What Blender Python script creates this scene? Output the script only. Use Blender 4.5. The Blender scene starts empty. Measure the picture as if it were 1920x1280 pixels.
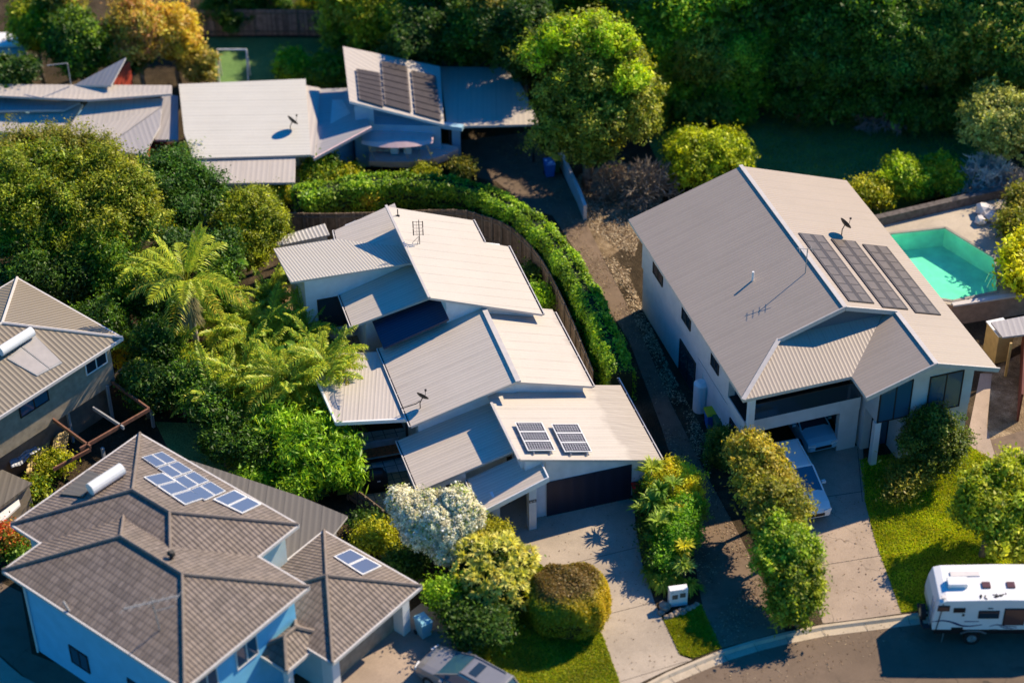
import bpy, math, random
import numpy as np
from mathutils import Vector, Matrix
from mathutils.geometry import tessellate_polygon
R=math.radians
# ------------------------------------------------------------------ camera
F=3880.; TH=R(38); RO=R(.87); D=111.
CP=np.array([0,-D*math.cos(TH),D*math.sin(TH)])
fw=np.array([0,math.cos(TH),-math.sin(TH)]); r0=np.array([1.,0,0]); u0=np.cross(r0,fw)
rt=r0*math.cos(RO)-u0*math.sin(RO); up=u0*math.cos(RO)+r0*math.sin(RO)
def P(x,y,z=0.):
    """surveyed point: where the sight line of photo pixel (x, y) meets height z"""
    d=fw+rt*((x-960)/F)-up*((y-640)/F); return CP+d*((z-CP[2])/d[2])
S=bpy.context.scene
cam=bpy.data.cameras.new('camera'); co=bpy.data.objects.new('camera',cam); S.collection.objects.link(co)
M=Matrix(((rt[0],up[0],-fw[0],CP[0]),(rt[1],up[1],-fw[1],CP[1]),(rt[2],up[2],-fw[2],CP[2]),(0,0,0,1)))
co.matrix_world=M; cam.sensor_width=36; cam.lens=36*F/1920; cam.clip_end=3000; cam.clip_start=.5
cam.dof.use_dof=True; cam.dof.focus_distance=104.5; cam.dof.aperture_fstop=.105
S.camera=co
# ------------------------------------------------------------------ light
SUN_EL=R(39); SUN_AZ=R(36.5)      # azimuth counter-clockwise from +x
sd=Vector((math.cos(SUN_EL)*math.cos(SUN_AZ),math.cos(SUN_EL)*math.sin(SUN_AZ),math.sin(SUN_EL)))
W=bpy.data.worlds.new("World"); S.world=W; W.use_nodes=True; wn=W.node_tree.nodes; wl=W.node_tree.links
sky=wn.new('ShaderNodeTexSky'); sky.sky_type='NISHITA'; sky.sun_disc=False; sky.sun_elevation=SUN_EL; sky.sun_rotation=R(90)-SUN_AZ
sky.air_density=1.3; sky.dust_density=.3; sky.ozone_density=2.5
hs=wn.new('ShaderNodeHueSaturation'); hs.inputs['Saturation'].default_value=2.6
wl.new(sky.outputs[0],hs.inputs['Color']); tn=wn.new('ShaderNodeMix'); tn.data_type='RGBA'; tn.blend_type='MULTIPLY'; tn.inputs[0].default_value=1; tn.inputs[7].default_value=(.52,.93,1.2,1); wl.new(hs.outputs[0],tn.inputs[6]); wl.new(tn.outputs[2],wn['Background'].inputs[0]); wn['Background'].inputs[1].default_value=.086
sl=bpy.data.lights.new('sun','SUN'); sl.energy=5.; sl.angle=R(.5); sl.color=(1,.84,.61)
so=bpy.data.objects.new('sun',sl); S.collection.objects.link(so); so.rotation_euler=sd.to_track_quat('Z','Y').to_euler(); so.location=(60,50,80)
S.view_settings.view_transform='Standard'; S.view_settings.look='None'; S.view_settings.exposure=.6; S.view_settings.gamma=1
S.render.engine='CYCLES'; S.cycles.max_bounces=5; S.cycles.diffuse_bounces=2; S.cycles.transmission_bounces=3; S.cycles.glossy_bounces=2
S.cycles.use_denoising=True
# ------------------------------------------------------------------ object helpers
COL=S.collection
def tag(o,label=None,cat=None,group=None,kind=None):
    if label:o['label']=label
    if cat:o['category']=cat
    if group:o['group']=group
    if kind:o['kind']=kind
    return o
def thing(name,label,cat,loc=(0,0,0),rz=0,group=None):
    o=bpy.data.objects.new(name,None); COL.objects.link(o); o.location=[float(v) for v in loc]; o.rotation_euler=(0,0,rz); o.empty_display_size=.3
    return tag(o,label,cat,group)
def porig(o):
    x=Vector((0,0,0))
    while o is not None: x+=o.location; o=o.parent
    return np.array(x)
def dup(root,loc=None,rz=None,label=None,group=None,sc=None):
    r=root.copy(); COL.objects.link(r)
    if loc is not None:r.location=[float(v) for v in loc]
    if rz is not None:r.rotation_euler=(0,0,rz)
    if sc:r.scale=(sc,)*3 if isinstance(sc,(int,float)) else sc
    if label:r['label']=label
    if group:r['group']=group
    def rec(a,b):
        for ch in a.children:
            c=ch.copy(); COL.objects.link(c); c.parent=b; rec(ch,c)
    rec(root,r); return r
class MB:
    def __init__(s): s.v=[];s.f=[];s.m=[]
    def face(s,pts,m=0):
        i=len(s.v); s.v+= [tuple(float(c) for c in p) for p in pts]; s.f.append(tuple(range(i,i+len(pts)))); s.m.append(m)
    def slab(s,pts,th,m=0,ms=None):
        pts=[np.array(p,float) for p in pts]; ms=m if ms is None else ms
        a=sum(pts[i][0]*pts[(i+1)%len(pts)][1]-pts[(i+1)%len(pts)][0]*pts[i][1] for i in range(len(pts)))
        if a<0: pts=pts[::-1]
        lo=[p-np.array([0,0,th]) for p in pts]
        i=len(s.v); n=len(pts); s.v+=[tuple(p) for p in pts]+[tuple(p) for p in lo]
        if n>4:
            for t in tessellate_polygon([[Vector(p) for p in pts]]):
                t=list(t); q=[pts[k] for k in t]; ar=(q[1][0]-q[0][0])*(q[2][1]-q[0][1])-(q[2][0]-q[0][0])*(q[1][1]-q[0][1])
                if ar<0:t=t[::-1]
                s.f.append(tuple(i+k for k in t)); s.m.append(m); s.f.append(tuple(i+n+k for k in t[::-1])); s.m.append(ms)
        else:
            s.f.append(tuple(range(i,i+n))); s.m.append(m); s.f.append(tuple(range(i+2*n-1,i+n-1,-1))); s.m.append(ms)
        for k in range(n):
            j=(k+1)%n; s.f.append((i+k,i+n+k,i+n+j,i+j)); s.m.append(ms)
    def prism(s,foot,z0,zt,m=0):
        """foot: xy list, zt: one height or a list of heights"""
        if not isinstance(zt,(list,tuple)): zt=[zt]*len(foot)
        n=len(foot); top=[np.array([p[0],p[1],z]) for p,z in zip(foot,zt)]; bot=[np.array([p[0],p[1],z0]) for p in foot]
        a=sum(top[i][0]*top[(i+1)%n][1]-top[(i+1)%n][0]*top[i][1] for i in range(n))
        if a<0: top=top[::-1];bot=bot[::-1]
        i=len(s.v); s.v+=[tuple(p) for p in top]+[tuple(p) for p in bot]
        for t in tessellate_polygon([[Vector(p) for p in top]]): s.f.append(tuple(i+k for k in t)); s.m.append(m)
        s.f.append(tuple(range(i+2*n-1,i+n-1,-1))); s.m.append(m)
        for k in range(n): j=(k+1)%n; s.f.append((i+k,i+n+k,i+n+j,i+j)); s.m.append(m)
    def box(s,c,d,rz=0,m=0,ry=0,rx=0):
        Mx=Matrix.Rotation(rz,3,'Z')@Matrix.Rotation(ry,3,'Y')@Matrix.Rotation(rx,3,'X'); i=len(s.v)
        for z in (-1,1):
            for x,y in ((-1,-1),(1,-1),(1,1),(-1,1)):
                p=Mx@Vector((x*d[0]/2,y*d[1]/2,z*d[2]/2)); s.v.append((c[0]+p[0],c[1]+p[1],c[2]+p[2]))
        for f in ((0,3,2,1),(4,5,6,7),(0,1,5,4),(1,2,6,5),(2,3,7,6),(3,0,4,7)): s.f.append(tuple(i+k for k in f)); s.m.append(m)
    def bar(s,a,b,w,h=None,m=0):
        a=Vector(a);b=Vector(b);d=b-a; L=d.length; h=h or w; q=d.to_track_quat('X','Z').to_matrix(); c=(a+b)/2; i=len(s.v)
        for z in (-1,1):
            for x,y in ((-1,-1),(1,-1),(1,1),(-1,1)): s.v.append(tuple(c+q@Vector((x*L/2,y*w/2,z*h/2))))
        for f in ((0,3,2,1),(4,5,6,7),(0,1,5,4),(1,2,6,5),(2,3,7,6),(3,0,4,7)): s.f.append(tuple(i+k for k in f)); s.m.append(m)
    def tube(s,pts,rs,n=8,m=0,caps=True):
        pts=[Vector(p) for p in pts]; rs=rs if isinstance(rs,(list,tuple)) else [rs]*len(pts); rings=[]
        for k,p in enumerate(pts):
            d=(pts[min(k+1,len(pts)-1)]-pts[max(k-1,0)]).normalized(); x=d.orthogonal().normalized()
            if k and abs(x.dot(px_))<.999: x=(px_-d*px_.dot(d)).normalized()
            px_=x; y=d.cross(x); i=len(s.v); rings.append(i)
            for j in range(n):
                a=2*math.pi*j/n; s.v.append(tuple(p+(x*math.cos(a)+y*math.sin(a))*rs[k]))
        for a,b in zip(rings,rings[1:]):
            for j in range(n): s.f.append((a+j,a+(j+1)%n,b+(j+1)%n,b+j)); s.m.append(m)
        if caps:
            s.f.append(tuple(rings[0]+j for j in range(n))[::-1]); s.m.append(m); s.f.append(tuple(rings[-1]+j for j in range(n))); s.m.append(m)
    def loft(s,secs,m=0,caps=True):
        n=len(secs[0]); r=[]
        for q in secs: r.append(len(s.v)); s.v+=[tuple(map(float,p)) for p in q]
        for a,b in zip(r,r[1:]):
            for j in range(n): s.f.append((a+j,a+(j+1)%n,b+(j+1)%n,b+j)); s.m.append(m)
        if caps: s.f.append(tuple(r[0]+j for j in range(n))[::-1]);s.m.append(m); s.f.append(tuple(r[-1]+j for j in range(n)));s.m.append(m)
    def build(s,name,mats,parent=None,bevel=0,smooth=False,local=False,subs=0,fixn=False):
        me=bpy.data.meshes.new(name); v=np.array(s.v)
        off=np.zeros(3)
        if parent is not None and not local: off=porig(parent)
        if parent is None and not local:
            off=np.array([(v[:,0].min()+v[:,0].max())/2,(v[:,1].min()+v[:,1].max())/2,v[:,2].min()])
        me.from_pydata((v-off).tolist(),[],s.f)
        mats=mats if isinstance(mats,(list,tuple)) else [mats]
        for q in mats: me.materials.append(q)
        for p_,mm in zip(me.polygons,s.m): p_.material_index=min(mm,len(mats)-1); p_.use_smooth=smooth
        if fixn:
            import bmesh
            b=bmesh.new(); b.from_mesh(me); bmesh.ops.recalc_face_normals(b,faces=b.faces); b.to_mesh(me); b.free()
        me.update(); uv=me.uv_layers.new(name='UVMap').data
        for p_ in me.polygons:
            n=p_.normal
            if abs(n.z)>.995: ux=Vector((1,0,0)); vx=Vector((0,1,0))
            else: ux=Vector((-n.y,n.x,0)).normalized(); vx=n.cross(ux)
            for li in p_.loop_indices:
                c=Vector(v[me.loops[li].vertex_index]); uv[li].uv=(c.dot(ux),c.dot(vx))
        o=bpy.data.objects.new(name,me); COL.objects.link(o)
        if parent is not None: o.parent=parent
        elif not local: o.location=off
        if bevel: b=o.modifiers.new('b','BEVEL'); b.width=bevel; b.segments=2; b.limit_method='ANGLE'
        if subs: b=o.modifiers.new('s','SUBSURF'); b.levels=b.render_levels=subs
        return o
class Fr:
    def __init__(s,O,ang): s.O=np.array(O[:2],float); s.a=R(ang); s.ex=np.array([math.cos(s.a),math.sin(s.a)]); s.ey=np.array([-math.sin(s.a),math.cos(s.a)])
    def __call__(s,u,v,z=0): p=s.O+s.ex*u+s.ey*v; return np.array([p[0],p[1],z])
    def rect(s,u0,u1,v0,v1,z=0): return [s(u0,v0,z),s(u1,v0,z),s(u1,v1,z),s(u0,v1,z)]
# ------------------------------------------------------------------ materials
def nodes(name,rough=.6,base=(.5,.5,.5),spec=.4,metal=0):
    m=bpy.data.materials.new(name); m.use_nodes=True; nt=m.node_tree; b=nt.nodes['Principled BSDF']
    b.inputs['Base Color'].default_value=(*base,1); b.inputs['Roughness'].default_value=rough; b.inputs['Specular IOR Level'].default_value=spec; b.inputs['Metallic'].default_value=metal
    return m,nt,b
def N(nt,t,**k):
    n=nt.nodes.new(t)
    for a,v in k.items():
        if a[0]=='i' and a[1:].isdigit(): n.inputs[int(a[1:])].default_value=v
        else: setattr(n,a,v)
    return n
def ramp(nt,fac,stops):
    r=nt.nodes.new('ShaderNodeValToRGB'); e=r.color_ramp.elements
    while len(e)<len(stops): e.new(.5)
    for q,(p,c) in zip(e,stops): q.position=p; q.color=(*c,1) if len(c)==3 else c
    nt.links.new(fac,r.inputs[0]); return r.outputs[0]
def noise(nt,scale,detail=4,vec=None,rough=.55):
    n=N(nt,'ShaderNodeTexNoise'); n.inputs['Scale'].default_value=scale; n.inputs['Detail'].default_value=detail; n.inputs['Roughness'].default_value=rough
    if vec is None: vec=N(nt,'ShaderNodeNewGeometry').outputs['Position']
    nt.links.new(vec,n.inputs['Vector']); return n.outputs['Fac']
def mix(nt,fac,a,b,mode='MIX'):
    n=N(nt,'ShaderNodeMix',data_type='RGBA',blend_type=mode)
    for i,v in ((0,fac),(6,a),(7,b)):
        if isinstance(v,(int,float)): n.inputs[i].default_value=v
        elif isinstance(v,tuple): n.inputs[i].default_value=(*v,1)
        else: nt.links.new(v,n.inputs[i])
    return n.outputs[2]
def bump(nt,b,h,dist=.02,st=.5):
    n=N(nt,'ShaderNodeBump'); n.inputs['Strength'].default_value=st; n.inputs['Distance'].default_value=dist
    nt.links.new(h,n.inputs['Height']); nt.links.new(n.outputs[0],b.inputs['Normal'])
def plain(name,c,rough=.6,var=.12,sc=3.,metal=0,spec=.4,bmp=0):
    m,nt,b=nodes(name,rough,c,spec,metal)
    f=noise(nt,sc,5); c2=tuple(v*(1-var*1.6) for v in c); c3=tuple(min(1,v*(1+var)) for v in c)
    nt.links.new(ramp(nt,f,[(.3,c2),(.7,c3)]),b.inputs['Base Color'])
    if bmp: bump(nt,b,noise(nt,sc*6,3),bmp)
    return m
def math_(nt,op,a,b=None,c=None):
    n=N(nt,'ShaderNodeMath',operation=op)
    for i,v in enumerate((a,b,c)):
        if v is None: continue
        if isinstance(v,(int,float)): n.inputs[i].default_value=v
        else: nt.links.new(v,n.inputs[i])
    return n.outputs[0]
def uvxy(nt):
    t=N(nt,'ShaderNodeUVMap'); s=N(nt,'ShaderNodeSeparateXYZ'); nt.links.new(t.outputs[0],s.inputs[0]); return t.outputs[0],s.outputs[0],s.outputs[1]
def sheet(name,c,rib=.19,seam=.76,ribd=.012,dark=.82,stain=None,seamd=.72,ax=0,rough=.45):
    """profiled metal roof sheeting: ribs run down the slope, sheet laps every `seam` m; stain=(frame,s0,s1) weathering towards the gutter"""
    m,nt,b=nodes(name,rough,c,.35)
    vec,u,v=uvxy(nt)
    if ax: u,v=v,u
    w=math_(nt,'SINE',math_(nt,'MULTIPLY',u,2*math.pi/rib))
    h=math_(nt,'POWER',math_(nt,'MULTIPLY_ADD',w,.5,.5),1.6)
    fr=math_(nt,'FRACT',math_(nt,'MULTIPLY',u,1/seam)); sm=math_(nt,'LESS_THAN',fr,.055/seam*.76)
    # patchy length of each lap line
    mp=N(nt,'ShaderNodeMapping'); mp.inputs['Scale'].default_value=(1.3/seam,.35,1) if not ax else (.35,1.3/seam,1); nt.links.new(vec,mp.inputs[0])
    pn=noise(nt,1.2,2,mp.outputs[0])
    sm=math_(nt,'MULTIPLY',sm,ramp(nt,pn,[(.35,(.25,)*3),(.6,(1,)*3)]))
    base=mix(nt,ramp(nt,noise(nt,.55,5),[(.3,(0,0,0)),(.7,(1,1,1))]),tuple(x*.93 for x in c),tuple(min(1,x*1.05) for x in c))
    base=mix(nt,.5,base,ramp(nt,noise(nt,9,4),[(.3,tuple(x*.93 for x in c)),(.7,tuple(min(1,x*1.06) for x in c))]))
    base=mix(nt,math_(nt,'MULTIPLY',math_(nt,'SUBTRACT',1,h),1-dark),base,tuple(x*.45 for x in c))
    base=mix(nt,math_(nt,'MULTIPLY',sm,1-seamd+.25),base,tuple(x*.35 for x in c))
    if stain:
        fr_,s0,s1=stain
        g=N(nt,'ShaderNodeNewGeometry').outputs['Position']; dt=N(nt,'ShaderNodeVectorMath',operation='DOT_PRODUCT'); nt.links.new(g,dt.inputs[0]); dt.inputs[1].default_value=(*fr_.ex,0)
        ss=math_(nt,'SUBTRACT',dt.outputs['Value'],float(fr_.O@fr_.ex))
        mr=N(nt,'ShaderNodeMapRange'); nt.links.new(ss,mr.inputs[0]); mr.inputs[1].default_value=s0; mr.inputs[2].default_value=s1
        mp2=N(nt,'ShaderNodeMapping'); mp2.inputs['Rotation'].default_value=(0,0,-fr_.a); mp2.inputs['Scale'].default_value=(.5,9,1); nt.links.new(g,mp2.inputs[0])
        mp3=N(nt,'ShaderNodeMapping'); mp3.inputs['Scale'].default_value=(1,1,1); nt.links.new(g,mp3.inputs[0])
        st=noise(nt,1.,6,mp2.outputs[0]); bl=noise(nt,.9,3)
        edge=ramp(nt,math_(nt,'ADD',mr.outputs[0],math_(nt,'MULTIPLY',math_(nt,'SUBTRACT',bl,.5),.5)),[(.42,(0,)*3),(.55,(1,)*3)])
        k=math_(nt,'MULTIPLY',edge,ramp(nt,st,[(.28,(.22,)*3),(.72,(.62,)*3)]))
        base=mix(nt,k,base,(.24,.2,.17))
    nt.links.new(base,b.inputs['Base Color']); bump(nt,b,h,ribd,.6)
    return m
def tile(name,c,cw=.2,ch=.34):
    m,nt,b=nodes(name,.6,c,.3); vec,u,v=uvxy(nt)
    w=math_(nt,'SINE',math_(nt,'MULTIPLY',u,2*math.pi/cw)); f=math_(nt,'FRACT',math_(nt,'MULTIPLY',v,1/ch))
    h=math_(nt,'ADD',math_(nt,'MULTIPLY',math_(nt,'MULTIPLY_ADD',w,.5,.5),.7),math_(nt,'MULTIPLY',math_(nt,'SUBTRACT',1,f),1.1))
    brick=N(nt,'ShaderNodeTexBrick'); brick.inputs['Scale'].default_value=1; brick.inputs['Brick Width'].default_value=cw; brick.inputs['Row Height'].default_value=ch; brick.inputs['Mortar Size'].default_value=0
    brick.inputs['Color1'].default_value=(*[x*.72 for x in c],1); brick.inputs['Color2'].default_value=(*[min(1,x*1.22) for x in c],1); nt.links.new(vec,brick.inputs[0])
    base=mix(nt,ramp(nt,noise(nt,.5,4),[(.4,(0,)*3),(.7,(.5,)*3)]),brick.outputs[0],tuple(x*1.15 for x in (c[0],c[1]*.96,c[2]*.85)))
    base=mix(nt,ramp(nt,f,[(.0,(.6,)*3),(.3,(0,)*3)]),base,tuple(x*.35 for x in c))  # shadow under each tile course, painted as a dark band
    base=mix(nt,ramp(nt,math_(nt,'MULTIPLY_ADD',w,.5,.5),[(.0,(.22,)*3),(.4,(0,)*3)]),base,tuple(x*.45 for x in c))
    nt.links.new(base,b.inputs['Base Color']); bump(nt,b,h,.05,.8); return m
HF=Fr(P(1185,932)[:2],16.3)          # central house frame: u to the right, v to the back
RF=Fr(P(1393.6,749.4,5.5)[:2],17.0)   # two-storey house on the right
TF=Fr((-13.65,-29.23),51)             # tiled house, near corner of its eaves
LF=Fr((-19.47,-5.62),50)              # house with solar tank on the left
RC=(.53,.475,.41)
m_roofR=sheet('roof_right',RC,stain=(HF,-2.0,1.2),seamd=.72,dark=.92)
m_roofR3=sheet('roof_right_front',RC,stain=(HF,-2.2,1.4),seamd=.72,dark=.92)
m_roofL=sheet('roof_left',(.66,.57,.47),dark=.72,seamd=.75)
m_roofE=sheet('roof_corrugated',(.56,.51,.45),rib=.16,ribd=.03,dark=.45,seam=50)
m_roofDk=sheet('roof_navy',(.03,.045,.09),rib=.19,dark=.6)
m_roofK=sheet('roof_carport',(.52,.46,.4),seam=.76,seamd=.9,dark=.93)
m_roofRH=sheet('roof_neighbour',(.39,.32,.26),rib=.19,seam=.76,dark=.93,seamd=.95)
m_roofT=sheet('roof_back',(.52,.46,.4),rib=.3,seam=.76,dark=.9,seamd=.9)
m_roofT2=sheet('roof_back_grey',(.4,.37,.36),rib=.3,seam=.76,dark=.9,seamd=.9)
m_roofLM=sheet('roof_left_house',(.27,.225,.17),rib=.24,ribd=.04,dark=.5,seam=50)
m_roofPt=sheet('roof_patio_dirty',(.17,.15,.125),rib=.3,dark=.7,seam=.9,seamd=.6)
m_tile=tile('roof_tiles',(.2,.16,.135)); m_tilecap=plain('ridge_tiles',(.215,.172,.143),.7,.15,4)
m_gut=plain('gutter_white',(.62,.58,.54),.4,.05); m_gutd=plain('gutter_dark',(.05,.045,.045),.4,.05)
m_fas=plain('fascia',(.55,.5,.46),.5,.06)
m_wall=plain('render_white',(.66,.68,.7),.8,.07,2.,bmp=.004); m_wallb=plain('render_cream',(.5,.48,.43),.8,.07,2)
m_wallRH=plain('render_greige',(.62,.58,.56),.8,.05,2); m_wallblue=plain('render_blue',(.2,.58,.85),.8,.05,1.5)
m_wallbk=plain('render_back_blue',(.3,.5,.62),.8,.05,1.5)
m_tan=plain('weatherboard_tan',(.34,.28,.2),.8,.15,3); m_red=plain('painted_red',(.42,.06,.03),.6,.15,3)
m_navy=sheet('garage_door_panel',(.018,.02,.038),rib=.6,seam=50,dark=.7)
m_dark=plain('dark_timber',(.02,.018,.017),.6,.1); m_black=plain('black_plastic',(.012,.012,.014),.45,.1)
m_alu=plain('aluminium',(.5,.5,.5),.3,.05,metal=.8); m_wht=plain('white_paint',(.78,.77,.75),.4,.03)
m_whtg=plain('white_gloss',(.8,.79,.77),.2,.02,spec=.5)
m_glass,_nt,_b=nodes('window_glass',.06,(.02,.035,.05),.8)
m_glassb,_nt,_b=nodes('window_glass_blue',.08,(.03,.1,.16),.8)
m_solar,nt_,b_=nodes('solar_cells',.18,(.015,.015,.02),.5)
vec,u,v=uvxy(nt_)
def cellgrid(nt,b,u,v,cu,cv,dot,base,line):
    fu=math_(nt,'ABSOLUTE',math_(nt,'SUBTRACT',math_(nt,'FRACT',math_(nt,'MULTIPLY',u,1/cu)),.5)); fv=math_(nt,'ABSOLUTE',math_(nt,'SUBTRACT',math_(nt,'FRACT',math_(nt,'MULTIPLY',v,1/cv)),.5))
    d=math_(nt,'GREATER_THAN',math_(nt,'ADD',fu,fv),1-dot)
    l=math_(nt,'GREATER_THAN',math_(nt,'MAXIMUM',fu,fv),.47)
    nt.links.new(mix(nt,math_(nt,'MAXIMUM',d,math_(nt,'MULTIPLY',l,.25)),base,line),b.inputs['Base Color'])
cellgrid(nt_,b_,u,v,.158,.158,.3,(.018,.015,.016),(.75,.72,.7))
m_solarb,_nt,_b=nodes('solar_blue',.3,(.1,.13,.22),.5)
m_solarg=plain('solar_film',(.07,.055,.047),.35,.1); m_solarg2=plain('solar_film_pale',(.15,.122,.105),.35,.1)
def concrete(name,c,stn=.6,sc=1.):
    m,nt,b=nodes(name,.85,c,.2)
    a=ramp(nt,noise(nt,.35*sc,6),[(.3,tuple(x*.8 for x in c)),(.65,tuple(x*1.1 for x in c))])
    f=ramp(nt,noise(nt,28,3),[(.35,(.86,)*3),(.65,(1.1,)*3)])
    a=mix(nt,1.,a,f,'MULTIPLY'); s=ramp(nt,noise(nt,1.7*sc,7,rough=.65),[(.5,(0,)*3),(.75,(stn,)*3)])
    nt.links.new(mix(nt,s,a,tuple(x*.5 for x in c)),b.inputs['Base Color']); bump(nt,b,noise(nt,40,3),.004); return m
m_conc=concrete('concrete_drive',(.43,.355,.275),.3); m_conc2=concrete('concrete_warm',(.4,.31,.24),.3);
m_kerb=concrete('kerb_concrete',(.5,.41,.3),.5); m_asph=concrete('asphalt',(.17,.122,.085),.45,1.); m_joint=plain('joint',(.05,.045,.04),.9)
def cracks(m,sc,wd,col,amt=.7):
    nt=m.node_tree; b=nt.nodes['Principled BSDF']; src=b.inputs['Base Color'].links[0].from_socket
    g=N(nt,'ShaderNodeNewGeometry').outputs['Position']; nz=N(nt,'ShaderNodeTexNoise'); nz.inputs['Scale'].default_value=1.3; nt.links.new(g,nz.inputs['Vector']); ad=N(nt,'ShaderNodeVectorMath',operation='MULTIPLY_ADD'); nt.links.new(nz.outputs['Color'],ad.inputs[0]); ad.inputs[1].default_value=(1.2,1.2,0); nt.links.new(g,ad.inputs[2])
    v=N(nt,'ShaderNodeTexVoronoi',feature='DISTANCE_TO_EDGE'); v.inputs['Scale'].default_value=sc; nt.links.new(ad.outputs[0],v.inputs['Vector'])
    k=math_(nt,'MULTIPLY',math_(nt,'LESS_THAN',v.outputs['Distance'],wd),ramp(nt,noise(nt,.5,2),[(.45,(0,)*3),(.6,(amt,)*3)])); nt.links.new(mix(nt,k,src,col),b.inputs['Base Color'])
cracks(m_asph,.35,.008,(.04,.035,.03)); cracks(m_conc2,.25,.004,(.1,.08,.06),.5)
m_pav=concrete('pool_paving',(.5,.42,.32),.25)
def dirt(name,a,b,c,sc=1.5):
    m,nt,bs=nodes(name,.95,a,.1)
    x=ramp(nt,noise(nt,.4*sc,6,rough=.7),[(.3,a),(.5,b),(.68,c)]); f=ramp(nt,noise(nt,9*sc,5,rough=.7),[(.3,(.4,)*3),(.7,(1.5,)*3)])
    nt.links.new(mix(nt,1.,x,f,'MULTIPLY'),bs.inputs['Base Color']); bump(nt,bs,noise(nt,7,5,rough=.7),.12,.8); return m
m_dirt=dirt('mulch',(.035,.026,.016),(.06,.043,.025),(.11,.08,.05)); m_litter=dirt('leaf_litter',(.11,.075,.04),(.27,.19,.11),(.5,.38,.24),2.2)
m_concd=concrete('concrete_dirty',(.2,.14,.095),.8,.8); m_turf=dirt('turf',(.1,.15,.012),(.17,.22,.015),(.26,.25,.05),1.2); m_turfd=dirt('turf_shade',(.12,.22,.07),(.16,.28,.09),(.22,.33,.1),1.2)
def tiles_(name,c,sz,c2):
    m,nt,b=nodes(name,.7,c,.3); k=N(nt,'ShaderNodeTexBrick',offset=0); k.inputs['Scale'].default_value=1; k.inputs['Brick Width'].default_value=sz; k.inputs['Row Height'].default_value=sz; k.inputs['Mortar Size'].default_value=.02
    k.inputs['Color1'].default_value=(*c,1); k.inputs['Color2'].default_value=(*[x*.85 for x in c],1); k.inputs['Mortar'].default_value=(*c2,1)
    mp=N(nt,'ShaderNodeMapping'); mp.inputs['Rotation'].default_value=(0,0,-HF.a); nt.links.new(N(nt,'ShaderNodeNewGeometry').outputs['Position'],mp.inputs[0]); nt.links.new(mp.outputs[0],k.inputs[0])
    s=ramp(nt,noise(nt,1.6,5),[(.5,(0,)*3),(.7,(.5,)*3)]); nt.links.new(mix(nt,s,k.outputs[0],tuple(x*.4 for x in c)),b.inputs['Base Color']); return m
m_tp1=tiles_('patio_tiles_white',(.8,.76,.72),.6,(.2,.18,.16)); m_tp2=tiles_('patio_pavers_tan',(.58,.37,.19),.4,(.2,.12,.06))
def paling(name,c,w=.11):
    m,nt,b=nodes(name,.85,c,.15); vec,u,v=uvxy(nt)
    cb=N(nt,'ShaderNodeCombineXYZ'); nt.links.new(math_(nt,'FLOOR',math_(nt,'MULTIPLY',u,1/w)),cb.inputs[0])
    wn_=N(nt,'ShaderNodeTexWhiteNoise',noise_dimensions='1D'); nt.links.new(math_(nt,'FLOOR',math_(nt,'MULTIPLY',u,1/w)),wn_.inputs['W'])
    a=ramp(nt,wn_.outputs['Value'],[(0,tuple(x*.65 for x in c)),(1,tuple(x*1.3 for x in c))])
    g=math_(nt,'LESS_THAN',math_(nt,'FRACT',math_(nt,'MULTIPLY',u,1/w)),.12)
    a=mix(nt,g,a,tuple(x*.15 for x in c)); a=mix(nt,.6,a,mix(nt,1.,a,ramp(nt,noise(nt,4,5),[(.3,(.5,)*3),(.7,(1.4,)*3)]),'MULTIPLY'))
    nt.links.new(a,b.inputs['Base Color']); return m
m_pal=paling('timber_palings',(.23,.16,.105)); m_palp=paling('timber_pink',(.4,.24,.18),.15)
m_post=plain('timber_post',(.2,.15,.1),.85,.2,5); m_postg=plain('galvanised_post',(.34,.33,.32),.5,.1); m_bark=plain('bark_grey',(.2,.16,.12),.9,.3,4); m_barkp=plain('bark_pale',(.34,.3,.25),.9,.25,5)
m_brick=plain('retaining_wall',(.3,.19,.13),.85,.15,3)
m_water,nt_,b_=nodes('pool_water',.03,(.02,.42,.33),.5); 
nt_.links.new(ramp(nt_,noise(nt_,.6,3),[(.35,(.035,.36,.29)),(.65,(.12,.55,.44))]),b_.inputs['Base Color']); bump(nt_,b_,noise(nt_,1.6,3),.05,.25)
m_rust=plain('terracotta_cushion',(.6,.16,.06),.8,.3,8); m_rock=plain('garden_rock',(.32,.25,.19),.9,.3,5,bmp=.03)
m_blue=plain('blue_plastic',(.02,.15,.5),.5,.05); m_yel=plain('yellow_plastic',(.7,.5,.02),.5,.05); m_grn=plain('green_plastic',(.02,.12,.05),.5,.05); m_redp=plain('red_plastic',(.5,.02,.02),.5,.05)
m_pink=plain('boat_pink',(.8,.55,.52),.6,.05); m_tyre=plain('tyre',(.015,.015,.015),.8,.1); m_silver=plain('car_silver',(.3,.285,.28),.3,.03,metal=.4)
m_cyan=plain('car_pale_blue',(.25,.5,.6),.3,.03); m_bronze,_n,_b=nodes('tinted_window',.15,(.12,.055,.045),.6); m_decal=plain('decal_navy',(.015,.04,.12),.4,.03)
m_lamp=plain('lamp_lens',(.5,.3,.25),.2,.05); m_wood=plain('plywood',(.5,.33,.12),.7,.1); m_tarp=plain('tarpaulin',(.45,.47,.52),.5,.15,2)
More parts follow.
